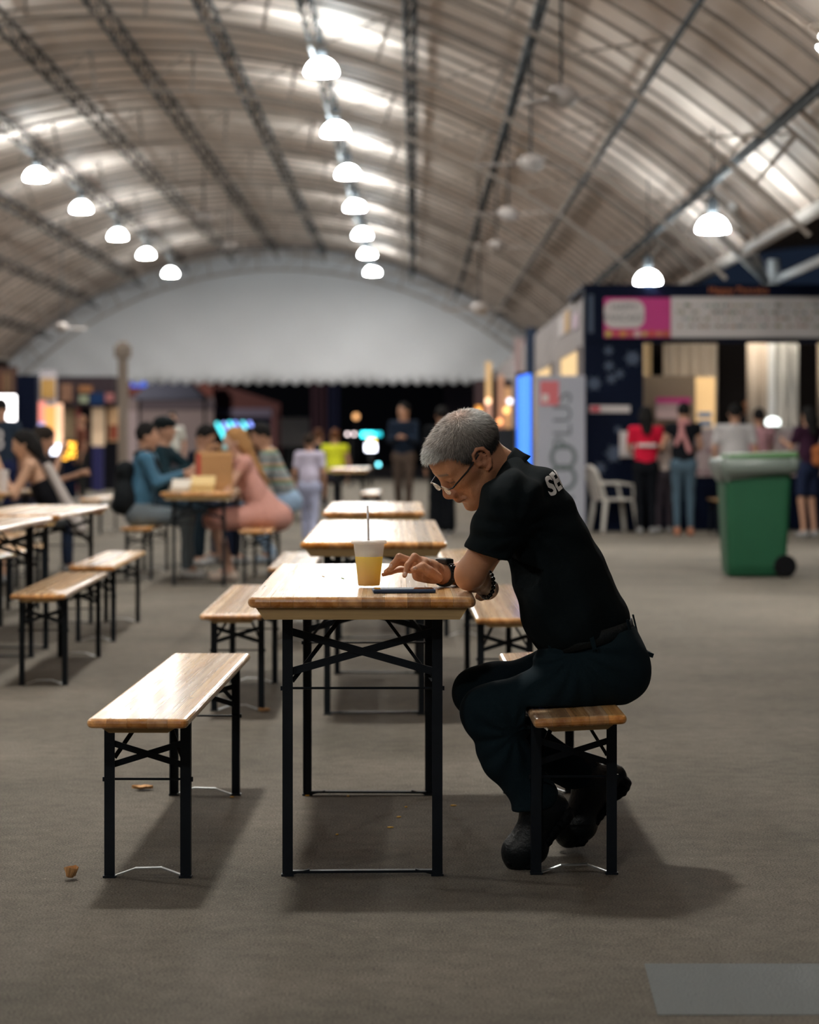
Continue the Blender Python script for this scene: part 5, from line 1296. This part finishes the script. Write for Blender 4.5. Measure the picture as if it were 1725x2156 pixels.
# ---- belt with loops
bm = bmesh.new(); rowsb = []
c0 = G(1234, 1338, 6.66); nB = 56; tilt = Vector((1, 0, .24)).normalized(); upb = Vector((-.24, 0, 1)).normalized()
for h_, o_ in ((-.019, 0), (.019, 0), (.019, -.005), (-.019, -.005)):
    rowsb.append([bm.verts.new(Vector(c0) + tilt * (.137 + o_) * math.cos(2 * math.pi * i / nB) + Vector((0, 1, 0)) * (.172 + o_) * math.sin(2 * math.pi * i / nB) + upb * h_ - man.location) for i in range(nB)])
for a_, b_ in zip(rowsb, rowsb[1:] + rowsb[:1]):
    for i in range(nB): bm.faces.new((a_[i], a_[(i + 1) % nB], b_[(i + 1) % nB], b_[i]))
link('belt', bm_mesh(bm), mat('black_leather', (.004, .008, .010), .5, bump=.3, bscale=200, spec=.3), man, smooth=True)
for th_ in (-35, -88, -140, 150, 90, 30, 2):
    t = R(th_); p = Vector(c0) + tilt * .1425 * math.cos(t) + Vector((0, 1, 0)) * .1775 * math.sin(t) - man.location
    bm = bmesh.new(); bar(bm, p - upb * .026, p + upb * .026, .004, .012, (-math.sin(t), math.cos(t), 0)); link('belt_loop', bm_mesh(bm), M_TROU, man)
# ---- boots
M_BOOT = mat('black_boot_leather', (.002, .004, .0055), .42, bump=.2, bscale=120, spec=.3)
M_SOLE = mat('rubber_sole', (.002, .003, .004), .8, bump=.3, bscale=90, spec=.15)
def boot(toe, ball, heel, ankle, shaft, D, label):
    g = lambda q: G(q[0], q[1], D)
    toe, ball, heel, ankle, shaft = map(g, (toe, ball, heel, ankle, shaft))
    b1 = ball - toe; b1 /= np.linalg.norm(b1); up1 = np.array([b1[2], 0, -b1[0]]); up1 = -up1 if up1[2] < 0 else up1
    b2 = heel - ball; b2 /= np.linalg.norm(b2); up2 = np.array([-b2[2], 0, b2[0]]); up2 = -up2 if up2 @ (ankle - (ball + heel) / 2) < 0 else up2
    grp = man
    pr = [rc(toe + up1 * .046 + b1 * .035, ball + up1 * .052, .031, .038, .03, (side, 1.25)), rc(ball + up2 * .048, heel + up2 * .050 - b2 * .035, .040, .034, .03, (side, 1.05)),
          rc(ball + up2 * .058 + b2 * .03, ankle, .036, .043, .04), rc(ankle, shaft, .044, .047, .03), rc(heel + up2 * .05 - b2 * .035, ankle, .034, .042, .03)]
    solid('boot', pr, .0048, M_BOOT, grp, it=1, label=label)
    so_ = [rc(toe + up1 * .016 + b1 * .032, ball + up1 * .014, .0155, .016, .01, (side, 2.5)), rc(ball + up2 * .014, heel + up2 * .018 - b2 * .03, .016, .020, .01, (side, 1.9)), rc(toe + up1 * .024 + b1 * .028, toe + up1 * .020 + b1 * .05, .020, .018, .01, (side, 2.0)),
           rc(heel + up2 * .010 - b2 * .05, heel + up2 * .014 - b2 * .028, .020, .021, .01, (side, 1.9))]
    def tread(Dd, X, Y, Z):
        s_ = X * b2[0] + Z * b2[2]; return Dd + .0012 * np.sign(np.sin(s_ * 330))
    solid('boot_sole', so_, .0048, M_SOLE, grp, post=tread, it=1)
    # laces
    for q in range(5):
        c = ball + up2 * .075 + b2 * (.005 + q * .017) + up2 * q * .010
        c2 = (ball + up2 * .058 + b2 * .03) * (1 - q / 5) + ankle * (q / 5) - b2 * .036 * 1.0
        bm = bmesh.new(); cv = Vector(c2) - man.location
        tube(bm, [cv + Vector((0, -.030, -.002)), cv + Vector((-.009, -.012, .006)), cv + Vector((-.009, .012, .002)), cv + Vector((0, .030, .004))], .0042, 6); link('boot_lace', bm_mesh(bm), M_SOLE, grp)
boot((1053, 1822), (1122, 1829), (1214, 1703), (1136, 1700), (1128, 1655), 6.605, 'black leather boot planted on its toe')
boot((1172, 1772), (1225, 1778), (1335, 1640), (1245, 1655), (1228, 1615), 6.87, 'black boot tucked back under the bench, heel up')
# ---- glasses
M_FRM = mat('black_temple_arm', (.006, .007, .008), .35); M_LENS = mat('pale_lens', (.85, .84, .80), .08, coat=1); glassy(M_LENS, .45)
M_CLR = mat('silver_wire', (.6, .6, .58), .25, metal=.9)
def HM(f, u, l): return Vector(H(f, u, l)) - man.location
for s in (-1, 1):
    bm = bmesh.new(); tube(bm, [HM(.112, -.002, s * .062), HM(.103, -.003, s * .070), HM(.045, .006, s * .079), (HM(-.006, .020, s * .082)), HM(-.026, .012, s * .081)], [.0017, .0022, .0026, .0022, .0018], 6); link('temple_arm', bm_mesh(bm), M_FRM, man)
    bm = bmesh.new(); cL = (.1165, -.0065, s * .036); n = 28
    front = [bm.verts.new(HM(cL[0] - .004 * math.cos(2 * math.pi * i / n) ** 2, cL[1] + .0125 * math.sin(2 * math.pi * i / n), cL[2] + .026 * math.cos(2 * math.pi * i / n))) for i in range(n)]
    back = [bm.verts.new(HM(cL[0] - .004 * math.cos(2 * math.pi * i / n) ** 2 - .0015, cL[1] + .0125 * math.sin(2 * math.pi * i / n), cL[2] + .026 * math.cos(2 * math.pi * i / n))) for i in range(n)]
    bm.faces.new(front); bm.faces.new(back[::-1])
    for i in range(n): bm.faces.new((front[i], front[(i + 1) % n], back[(i + 1) % n], back[i]))
    link('lens', bm_mesh(bm), M_LENS, man)
    bm = bmesh.new(); tube(bm, [HM(.113, -.001, s * .061), HM(.114, -.003, s * .058)], .0024, 6); tube(bm, [HM(.116, -.006, s * .013), HM(.110, -.014, s * .010)], .0012, 5); link('hinge', bm_mesh(bm), M_CLR, man)
bm = bmesh.new(); tube(bm, [HM(.1165, -.003, -.012), HM(.1195, .001, 0), HM(.1165, -.003, .012)], .0013, 6); link('bridge', bm_mesh(bm), M_CLR, man)
# ---- watch on the right wrist
M_WAT = mat('black_resin', (.008, .013, .016), .3, coat=.4)
wd_ = WRR - ELR; wd_ /= np.linalg.norm(wd_)
wc = Vector(WRR - wd_ * .004) - man.location; wdv = Vector(wd_)
s1 = Vector((0, 0, 1)); s1 = (s1 - wdv * s1.dot(wdv)).normalized(); s2 = wdv.cross(s1)
bm = bmesh.new(); rows_ = []
for h_, r_ in ((-.013, .031), (-.013, .0345), (-.007, .0365), (.007, .0365), (.013, .0345), (.013, .031)):
    rows_.append([bm.verts.new(wc + wdv * h_ + s1 * r_ * 1.0 * math.cos(2 * math.pi * i / 28) + s2 * r_ * math.sin(2 * math.pi * i / 28)) for i in range(28)])
for a_, b_ in zip(rows_, rows_[1:] + rows_[:1]):
    for i in range(28): bm.faces.new((a_[i], a_[(i + 1) % 28], b_[(i + 1) % 28], b_[i]))
wo = link('wristwatch', bm_mesh(bm), M_WAT, man, 'chunky black watch with a ribbed strap')
Rw = Matrix((s2, wdv, s1)).transposed()
bm = bmesh.new(); box(bm, wc + s1 * .036 + s2 * -.0, (.040, .042, .018), Rw, .005, 2); link('watch_case', bm_mesh(bm), M_WAT, wo)
bm = bmesh.new(); box(bm, wc + s1 * .0452, (.026, .026, .002), Rw, .0008, 1); link('watch_face', bm_mesh(bm), mat('watch_glass', (.03, .08, .09), .1, coat=1), wo)
for q in range(6):
    t = R(40 + q * 14); bm = bmesh.new(); cdir = s1 * math.cos(t) - s2 * math.sin(t)
    if (s2 * -1).y > 0: cdir = s1 * math.cos(t) + s2 * math.sin(t)
    box(bm, wc + cdir * .0375, (.006, .024, .004), Matrix((cdir.cross(wdv), wdv, cdir)).transposed(), .001, 1); link('strap_link', bm_mesh(bm), M_WAT, wo)
# ---- bead bracelet on the left wrist
bdv = Vector((.86, .50, -.08)).normalized(); c_ = Vector(G(1025, 1231, 6.70)) - man.location
s1 = (Vector((0, 0, 1)) - bdv * bdv.z).normalized(); s2 = bdv.cross(s1)
M_BEAD = mat('black_bead', (.004, .004, .005), .12, coat=1)
bm = bmesh.new(); tube(bm, [c_ + s1 * .0355 * math.cos(2 * math.pi * i / 24) + s2 * .0355 * math.sin(2 * math.pi * i / 24) for i in range(25)], .0015, 5); br_ = link('bead_bracelet', bm_mesh(bm), M_BEAD, man, 'bracelet of shiny black beads')
bm = bmesh.new(); bmesh.ops.create_icosphere(bm, subdivisions=2, radius=.0068); bead_me = bm_mesh(bm); bead_me.materials.append(M_BEAD); bead_me.polygons.foreach_set('use_smooth', [True] * len(bead_me.polygons))
for i in range(18):
    link('bead', bead_me, None, br_).location = c_ + s1 * .0365 * math.cos(2 * math.pi * i / 18) + s2 * .0365 * math.sin(2 * math.pi * i / 18)

# ================================================================== THE OTHER PEOPLE
M_SKB = attr_mat('skin_background', .55)
SKIN = (.42, .23, .15)
_cl = {}
def cloth(c, name='cloth'):
    key = 'cloth_%s_%.3f_%.3f_%.3f' % (name, *c)
    if key not in _cl: _cl[key] = mat(key, c, .85, noise=.15, nscale=6, spec=.12)
    return _cl[key]
def striped(name, cols, scale=30):
    m, nt, b = nm(name)
    tc = nt.nodes.new('ShaderNodeTexCoord'); sx = nt.nodes.new('ShaderNodeSeparateXYZ'); nt.links.new(tc.outputs['Object'], sx.inputs[0])
    ml = nt.nodes.new('ShaderNodeMath'); ml.operation = 'MULTIPLY'; ml.inputs[1].default_value = scale / len(cols); nt.links.new(sx.outputs[2], ml.inputs[0])
    fr_ = nt.nodes.new('ShaderNodeMath'); fr_.operation = 'FRACT'; nt.links.new(ml.outputs[0], fr_.inputs[0])
    cr = nt.nodes.new('ShaderNodeValToRGB'); cr.color_ramp.interpolation = 'CONSTANT'
    cr.color_ramp.elements[0].color = (*cols[0], 1); cr.color_ramp.elements[0].position = 0
    cr.color_ramp.elements[1].color = (*cols[1], 1); cr.color_ramp.elements[1].position = 1 / len(cols)
    for i, c in enumerate(cols[2:]): e = cr.color_ramp.elements.new((i + 2) / len(cols)); e.color = (*c, 1)
    nt.links.new(fr_.outputs[0], cr.inputs[0]); nt.links.new(cr.outputs[0], b.inputs['Base Color']); b.inputs['Roughness'].default_value = .8
    return m
def figure(label, px, D, a, H=1.66, pose='stand', lean=0, top=(.1, .1, .1), bottom=(.02, .03, .06), hair=(.012, .011, .011), hairlen=0, sleeve='short', legs='long',
           arms=None, head_pitch=0, shoe=(.3, .3, .3), x=None, hip=None, stride=0, skin=SKIN, head_yaw=0, back=None, w=1.0, h=.016, slump=0, feet=None, skirtlen=0, hat=None, apron=None, vest=None):
    """a: facing angle in degrees (0 = +X right, 90 = away from camera, 180 = left, 270 = towards camera)"""
    X0 = (px - VX) * D / FPX if x is None else x
    root = thing('person', label, 'person', (X0, D, 0))
    f = np.array([math.cos(R(a)), math.sin(R(a)), 0]); l = np.array([-math.sin(R(a)), math.cos(R(a)), 0]); u = np.array([0, 0, 1.])
    O = np.array([X0, D, 0.]); s = H / 1.70
    hz = .90 * s if pose == 'stand' else (.55 if hip is None else hip)
    hipc = O + u * hz
    sp_dir = u * math.cos(R(lean)) + f * math.sin(R(lean))
    sh = hipc + sp_dir * .50 * s; nk = sh + sp_dir * .06 * s
    hd = nk + (u * math.cos(R(lean * .6)) + f * math.sin(R(lean * .6))) * .13 * s
    hf = f * math.cos(R(head_yaw)) + l * math.sin(R(head_yaw)); hl_ = np.cross(u, hf)
    hf2 = hf * math.cos(R(head_pitch)) - u * math.sin(R(head_pitch)); hu2 = u * math.cos(R(head_pitch)) + hf * math.sin(R(head_pitch))
    rot = np.stack([hf2, hl_, hu2])
    HP = lambda ff, ll, uu: hd + s * (hf2 * ff + hl_ * ll + hu2 * uu)
    Lsh, Rsh = sh + l * .17 * s * w, sh - l * .17 * s * w
    body = [el(HP(0, 0, .01), np.array([.092, .074, .110]) * s, .02, rot), rc(HP(.05, 0, -.06), HP(.045, 0, -.085), .045 * s, .035 * s, .03), rc(HP(.088, 0, .01), HP(.105, 0, -.02), .012 * s, .014 * s, .01),
            sp(HP(-.01, .078, -.01), .020 * s, .01), sp(HP(-.01, -.078, -.01), .020 * s, .01), rc(HP(-.02, 0, -.05), nk - sp_dir * .03, .052 * s, .058 * s, .03),
            rc(sh - sp_dir * .02, hipc + u * .05, .075 * s, .08 * s, .04, (l, 1.5)), rc(Lsh, Rsh, .048 * s, .048 * s, .04)]
    shirt = [rc(sh - sp_dir * .03 * s, hipc + sp_dir * .20 * s, .098 * s * w, .095 * s * w, .05, (l, 1.55)), rc(hipc + sp_dir * .20 * s, hipc + sp_dir * .02, .097 * s * w, .108 * s * w, .05, (l, 1.45)),
             rc(Lsh * .98 + sh * .02, Rsh * .98 + sh * .02, .062 * s, .062 * s, .05)]
    if arms is None: arms = [((-.02, .06, -.28), (.06, .05, -.52)), ((-.02, .06, -.28), (.06, .05, -.52))]
    for sg, S, (E_, H_) in ((1, Lsh, arms[0]), (-1, Rsh, arms[1])):
        E = S + s * (f * E_[0] + l * sg * E_[1] + u * E_[2]); Hn = S + s * (f * H_[0] + l * sg * H_[1] + u * H_[2])
        body += [rc(S, E, .045 * s, .036 * s, .02), rc(E, Hn, .036 * s, .024 * s, .02)]
        d = Hn - E; d /= np.linalg.norm(d); q = np.cross(d, l); q /= np.linalg.norm(q) + 1e-9
        body += [rc(Hn, Hn + d * .07 * s, .026 * s, .028 * s, .015)]
        for k in (-1.5, -.5, .5, 1.5): body.append(rc(Hn + d * .07 * s + q * k * .017, Hn + d * .135 * s + q * k * .019 - u * .012, .011, .010, .004))
        body.append(rc(Hn + d * .03 * s, Hn + d * .075 * s - l * sg * .035, .013, .011, .01))
        if sleeve == 'long': shirt += [rc(S, E, .058 * s, .047 * s, .03), rc(E, Hn - d * .02, .047 * s, .036 * s, .02)]
        elif sleeve == 'short': shirt += [rc(S, S + (E - S) * .62, .060 * s, .056 * s, .03)]
        elif sleeve == 'tiny': shirt += [rc(S, S + (E - S) * .25, .055 * s, .05 * s, .03)]
    trous = [rc(hipc + l * .07 * s, hipc - l * .07 * s, .108 * s * w, .108 * s * w, .04), rc(hipc + sp_dir * .06, hipc, .098 * s * w, .10 * s * w, .04, (l, 1.45))]
    ft = []
    for sg in (1, -1):
        hj = hipc + l * sg * .085 * s
        if pose == 'stand':
            st_ = stride * sg
            kn_ = O + l * sg * .085 * s + u * .48 * s + f * (.03 + st_ * .5); an = O + l * sg * .085 * s + u * .085 + f * (-.02 + st_)
        else:
            fo = (.42, .0) if feet is None else feet
            kn_ = O + l * sg * (.11) * s + u * min(hz - .02, .51 * s + .02) + f * .43 * s; an = O + l * sg * .12 * s + u * .09 + f * fo[0]
        body += [rc(hj, kn_, .062 * s, .046 * s, .02), rc(kn_, an, .048 * s, .033 * s, .02), rc(an, an - u * .03 + f * .06, .034, .03, .02)]
        if legs == 'long': trous += [rc(hj, kn_, .090 * s * w, .064 * s, .04), rc(kn_, an + u * .02, .064 * s, .052 * s, .03)]
        elif legs == 'tight': trous += [rc(hj, kn_, .084 * s * w, .056 * s, .04), rc(kn_, an + u * .04, .056 * s, .040 * s, .03)]
        elif legs == 'wide': trous += [rc(hj, kn_, .095 * s, .090 * s, .05), rc(kn_, an + u * .02, .090 * s, .105 * s, .04)]
        elif legs == 'short': trous += [rc(hj, hj + (kn_ - hj) * .72, .090 * s * w, .080 * s, .04)]
        elif legs == 'dress': trous += [rc(hj, kn_, .100 * s, .095 * s, .06)]
        ft.append((an, f))
    if skirtlen: trous.append(rc(hipc, hipc - u * skirtlen, .14 * s, .20 * s, .04))
    solid('body', body, h, M_SKB, root, tone=np.array(skin), it=1)
    tm = top if not isinstance(top, tuple) else cloth(top)
    wf = lambda D_, X, Y, Z: D_ + .006 * wob(X, Y, Z, 24, px % 7)
    def cut_neck(D_, X, Y, Z):
        D_ = wf(D_, X, Y, Z); c = sh + sp_dir * .055 * s
        pl = (X - c[0]) * sp_dir[0] + (Y - c[1]) * sp_dir[1] + (Z - c[2]) * sp_dir[2]
        return np.maximum(D_, pl)
    if sleeve == 'tube':
        c1 = hipc + sp_dir * .34 * s
        def cut_neck(D_, X, Y, Z): return np.maximum(wf(D_, X, Y, Z), (X - c1[0]) * sp_dir[0] + (Y - c1[1]) * sp_dir[1] + (Z - c1[2]) * sp_dir[2])
    solid('dress' if legs == 'dress' else 'shirt', shirt + (trous if legs == 'dress' else []), h, tm, root, post=cut_neck, it=1)
    if legs != 'dress': solid('shorts' if legs == 'short' else 'trousers', trous, h, cloth(bottom), root, post=wf, it=1)
    hp = [el(HP(-.012, 0, .030), np.array([.098, .084, .105]) * s, .02, rot)]
    if hairlen: hp += [rc(HP(-.06, 0, .03), HP(-.075, 0, -.05) , .068 * s, .075 * s, .04, (hl_, 1.15)), rc(HP(-.07, 0, -.05), nk - hf * .125 * s - sp_dir * hairlen * .95, .070 * s, .045 * s, .04, (hl_, 1.3))]
    def cut_face(D_, X, Y, Z):
        c = HP(.052, 0, .045); n = hf2 * .85 - hu2 * .55; n = n / np.linalg.norm(n)
        pl = (X - c[0]) * n[0] + (Y - c[1]) * n[1] + (Z - c[2]) * n[2]
        c2 = HP(-.01, 0, -.045); p2 = -((X - c2[0]) * hu2[0] + (Y - c2[1]) * hu2[1] + (Z - c2[2]) * hu2[2])
        D_ = np.maximum(D_, pl)
        return D_ if hairlen else np.maximum(D_, p2)
    solid('hair', hp, h * .8, cloth(hair, 'hair'), root, post=cut_face, it=1)
    for an, fd in ft:
        solid('shoe', [rc(an - u * .048 - fd * .03, an - u * .052 + fd * .13, .034, .032, .02), rc(an - u * .03 - fd * .02, an - u * .04 + fd * .03, .038, .034, .03)], .012, cloth(shoe, 'shoe'), root, it=1)
    if hat: solid('cap', [el(HP(-.005, 0, .065), np.array([.108, .098, .070]) * s, .02, rot), rc(HP(.08, -.03, .055), HP(.08, .03, .055), .025 * s, .025 * s, .02)], .014, cloth(hat, 'hat'), root, it=1)
    root['_'] = 0; del root['_']
    return root, dict(f=f, l=l, u=u, sh=sh, hip=hipc, HP=HP, s=s, sp=sp_dir, nk=nk, hands=None)
EL_T = ((.10, .03, -.22), (.34, -.04, -.14))       # elbows bent, forearms forward
EL_H = ((.12, .04, -.16), (.20, -.06, .06))        # hands lifted to the face
# -- left side
figure('person in a dark jersey with a white number, standing at the left edge', 2, 27, 100, 1.66, 'stand', 6, (.018, .028, .045), (.01, .014, .05), sleeve='short', head_pitch=25)
jr = bpy.context.scene.objects['person.001'] if 'person.001' in bpy.data.objects else None
if jr:
    o = lettering('jersey_number', '3', .34, M_WHT, jr, Matrix.Translation((.0, -.17, 1.19)) @ FACE)
r, k = figure('bare-backed woman in a black tube top, elbows on the table at the left', 118, 19.9, 188, 1.62, 'sit', 26, (.004, .004, .006), (.10, .11, .12), hairlen=.10, sleeve='tube', legs='short', arms=((( .14, .02, -.27), (.26, -.05, -.02)), ((.16, .02, -.25), (.34, -.02, -.24))), head_pitch=18, skin=(.50, .30, .20), hip=.56, shoe=(.3, .3, .3))
solid('draped_cardigan', [rc(k['sh'] - k['f'] * .13 - k['sp'] * .02, k['hip'] - k['f'] * .19 - k['u'] * .10, .045, .060, .03, (k['l'], 2.2))], .014, cloth((.42, .38, .36)), r, label='pale cardigan slipping down her back')
figure('dark-haired person leaning over the table behind the bare-backed woman', 42, 21.2, 10, 1.66, 'sit', 20, (.04, .035, .05), hair=(.02, .015, .012), hairlen=.1, arms=(EL_T, EL_H), head_pitch=25, hip=.56)
# -- friends round the table with the paper bag
DENIM = mat('denim_shirt', (.035, .12, .20), .8, noise=.5, nscale=5)
r, k = figure('man in a blue denim shirt with a black backpack, seated', 292, 20.6, 5, 1.66, 'sit', 7, DENIM, (.14, .17, .19), sleeve='long', arms=(EL_T, EL_T), hip=.56, w=1.12, shoe=(.6, .6, .58))
bpx = k['sh'] - k['f'] * .17 - k['u'] * .24
solid('backpack', [rc(bpx + k['u'] * .13 + k['l'] * .07, bpx + k['u'] * .13 - k['l'] * .07, .085, .085, .06), rc(bpx + k['u'] * .02 + k['l'] * .08, bpx - k['u'] * .06 - k['l'] * .08, .10, .10, .08), rc(bpx - k['u'] * .16 + k['l'] * .09, bpx - k['u'] * .16 - k['l'] * .09, .10, .10, .08), rc(bpx - k['f'] * .07 - k['u'] * .18 + k['l'] * .05, bpx - k['f'] * .07 - k['u'] * .18 - k['l'] * .05, .06, .06, .04)], .016, cloth((.008, .010, .012)), r, label='black backpack')
for sg in (1, -1): bm = bmesh.new(); tube(bm, [Vector(k['sh'] - k['f'] * .10 + k['l'] * .11 * sg + k['u'] * .03) - r.location, Vector(k['sh'] + k['f'] * .03 + k['l'] * .12 * sg + k['u'] * .085) - r.location, Vector(k['sh'] + k['f'] * .13 + k['l'] * .11 * sg - k['u'] * .10) - r.location], .018, 8); link('shoulder_strap', bm_mesh(bm), cloth((.008, .010, .012)), r)
figure('person in a dark flat cap and teal shirt, one forearm raised', 322, 22.6, 350, 1.78, 'sit', 10, (.010, .028, .038), (.01, .02, .03), sleeve='long', arms=(((.18, .03, -.14), (.42, -.08, .0)), EL_T), hat=(.008, .012, .014), hip=.58)
figure('dark-haired man in a navy shirt looking down, seated across the table', 402, 22.9, 340, 1.68, 'sit', 14, (.012, .016, .030), (.008, .012, .028), sleeve='short', arms=(EL_T, EL_T), head_pitch=30, hip=.56)
PINK = (.52, .27, .23)
r, k = figure('long-haired blonde woman in a pink dress, leaning on the table', 556, 20.2, 192, 1.66, 'sit', 24, PINK, PINK, hair=(.32, .17, .07), hairlen=.42, sleeve='tiny', legs='dress', arms=(((.16, .03, -.25), (.34, -.06, -.10)), EL_T), head_pitch=8, skin=(.50, .30, .22), hip=.56, w=1.1, feet=(.30, 0), shoe=(.55, .45, .38))
solid('dress_train', [rc(k['hip'], k['hip'] - k['f'] * .13 - k['u'] * .02, .14, .12, .05, (k['l'], 1.4)), rc(k['hip'] + k['sp'] * .3, k['hip'] - k['f'] * .05, .09, .14, .05, (k['l'], 1.4))], .016, cloth(PINK), r)
solid('face_mask', [el(k['HP'](.085, 0, -.045), np.array([.030, .055, .045]), .01, None)], .012, cloth((.25, .45, .48)), r, label='pale blue face mask')
figure('black-haired girl in a maroon top behind the pink dress', 545, 23.4, 200, 1.60, 'sit', 8, (.045, .015, .022), (.12, .11, .12), hairlen=.32, sleeve='short', legs='long', arms=(EL_T, EL_T), hip=.56)
STR = striped('striped_shirt', [(.40, .36, .36), (.08, .26, .22), (.42, .26, .12), (.30, .30, .32), (.14, .20, .20)], 34)
figure('dark-haired man in a striped shirt and light jeans bending forward', 612, 23.2, 186, 1.72, 'sit', 26, STR, (.30, .42, .58), sleeve='short', arms=(((.06, .04, -.28), (.26, -.02, -.40)), ((.10, .03, -.26), (.30, -.02, -.3))), head_pitch=20, hip=.60, feet=(.2, 0), shoe=(.3, .35, .4))
figure('person in a pale lilac shirt and trousers walking behind the striped shirt', 652, 26.5, 80, 1.26, 'stand', 0, (.50, .46, .58), (.34, .36, .50), hair=(.03, .02, .015), sleeve='short', stride=.1)
furn = bpy.data.objects
# -- far middle
figure('person in a bright yellow vest seated at the far table', 706, 40, 100, 1.70, 'sit', 4, (.62, .66, .03), (.02, .02, .03), sleeve='tiny', hair=(.10, .04, .02), hip=.58, h=.022)
figure('person in a dark shirt seated left of the yellow vest', 668, 41, 60, 1.72, 'sit', 4, (.012, .018, .028), (.02, .02, .03), sleeve='short', hair=(.08, .035, .02), hip=.58, h=.022)
figure('person with white shirt far behind the capped person', 362, 45, 270, 1.72, 'stand', 0, (.50, .50, .46), (.05, .05, .06), sleeve='short', h=.022)
figure('small figure standing at the stall beside the beige curtain', 172, 47, 200, 1.68, 'stand', 0, (.16, .06, .04), (.02, .02, .02), hair=(.25, .13, .08), h=.024)
figure('man in a dark navy shirt and brown trousers walking with hands together', 850, 36.6, 262, 1.76, 'stand', 0, (.010, .018, .035), (.075, .055, .045), sleeve='long', arms=(((.04, .03, -.25), (.24, -.12, -.20)), ((.04, .03, -.25), (.24, -.12, -.20))), head_yaw=-35, stride=.10, shoe=(.02, .02, .02), h=.02)
figure('person in wide black trousers and white shoes behind the seated man’s face', 931, 30.5, 90, 1.62, 'stand', 0, (.004, .005, .007), (.003, .004, .006), sleeve='long', legs='wide', shoe=(.7, .72, .75), h=.018)
# -- at the food stall
r, k = figure('woman with a long dark ponytail in a red shirt and black trousers', 1360, 30.4, 92, 1.62, 'stand', 0, (.60, .012, .045), (.005, .006, .009), hairlen=.22, sleeve='short', arms=(((.05, .05, -.25), (.22, 0, -.30)), ((.05, .05, -.25), (.22, 0, -.30))), h=.015)
bm = bmesh.new(); box(bm, (0, -.150, 1.135), (.24, .03, .045), Matrix.Rotation(0.0, 3, 'Y'), .01)
link('white_lettering_band', bm_mesh(bm), M_WHT, r)
r, k = figure('woman with tied-up hair in a black vest and skinny blue jeans', 1440, 29.9, 88, 1.66, 'stand', 0, (.006, .007, .010), (.065, .105, .14), sleeve='tiny', legs='tight', arms=(((.02, .10, -.25), (.22, .02, -.18)), ((.05, .05, -.25), (.22, 0, -.30))), shoe=(.42, .17, .10), h=.015)
solid('pink_scarf', [rc(k['sh'] - k['f'] * .12 + k['l'] * .05, k['sh'] - k['f'] * .14 - k['l'] * .06 - k['u'] * .30, .030, .035, .02), rc(k['sh'] - k['f'] * .12 + k['l'] * .02, k['sh'] - k['f'] * .14 + k['l'] * .10 - k['u'] * .22, .026, .028, .02), rc(k['nk'] - k['f'] * .05 + k['l'] * .05, k['nk'] - k['f'] * .05 - k['l'] * .05, .04, .04, .02)], .014, cloth((.48, .22, .22)), r, label='pink patterned scarf down her back')
figure('short person in a pale top, between the red shirt and the jeans', 1398, 30.6, 90, 1.42, 'stand', 0, (.50, .42, .38), (.05, .04, .05), hair=(.06, .03, .02), h=.016)
figure('broad man in a white shirt seen from behind at the counter', 1548, 30.0, 86, 1.64, 'stand', 0, (.46, .44, .44), (.02, .02, .03), sleeve='short', w=1.22, h=.016)
figure('person in a pink striped shirt right of the white shirt', 1598, 30.7, 100, 1.60, 'stand', 0, (.55, .30, .33), (.03, .03, .05), sleeve='short', h=.016, arms=(EL_T, EL_T))
figure('stall worker with an orange-brown face under a dark cap, behind the counter', 1579, 33.2, 262, 1.84, 'stand', 0, (.012, .012, .016), (.01, .01, .01), hat=(.006, .006, .008), skin=(.42, .18, .09), h=.016)
r, k = figure('long-haired woman in a plum top with a brown shoulder bag at the right edge', 1702, 29.3, 120, 1.60, 'stand', 0, (.035, .012, .028), (.012, .018, .045), hairlen=.26, legs='short', sleeve='short', arms=(EL_T, EL_T), h=.016)
c = k['hip'] + k['u'] * .22 - k['f'] * .04 + np.array([.14, -.14, 0])
solid('shoulder_bag', [rc(c + np.array([.08, 0, .05]), c - np.array([.08, 0, .0]), .07, .07, .04), rc(c + np.array([.07, 0, -.12]), c + np.array([-.07, 0, -.12]), .075, .075, .06)], .014, cloth((.30, .10, .035)), r, label='brown shoulder bag')
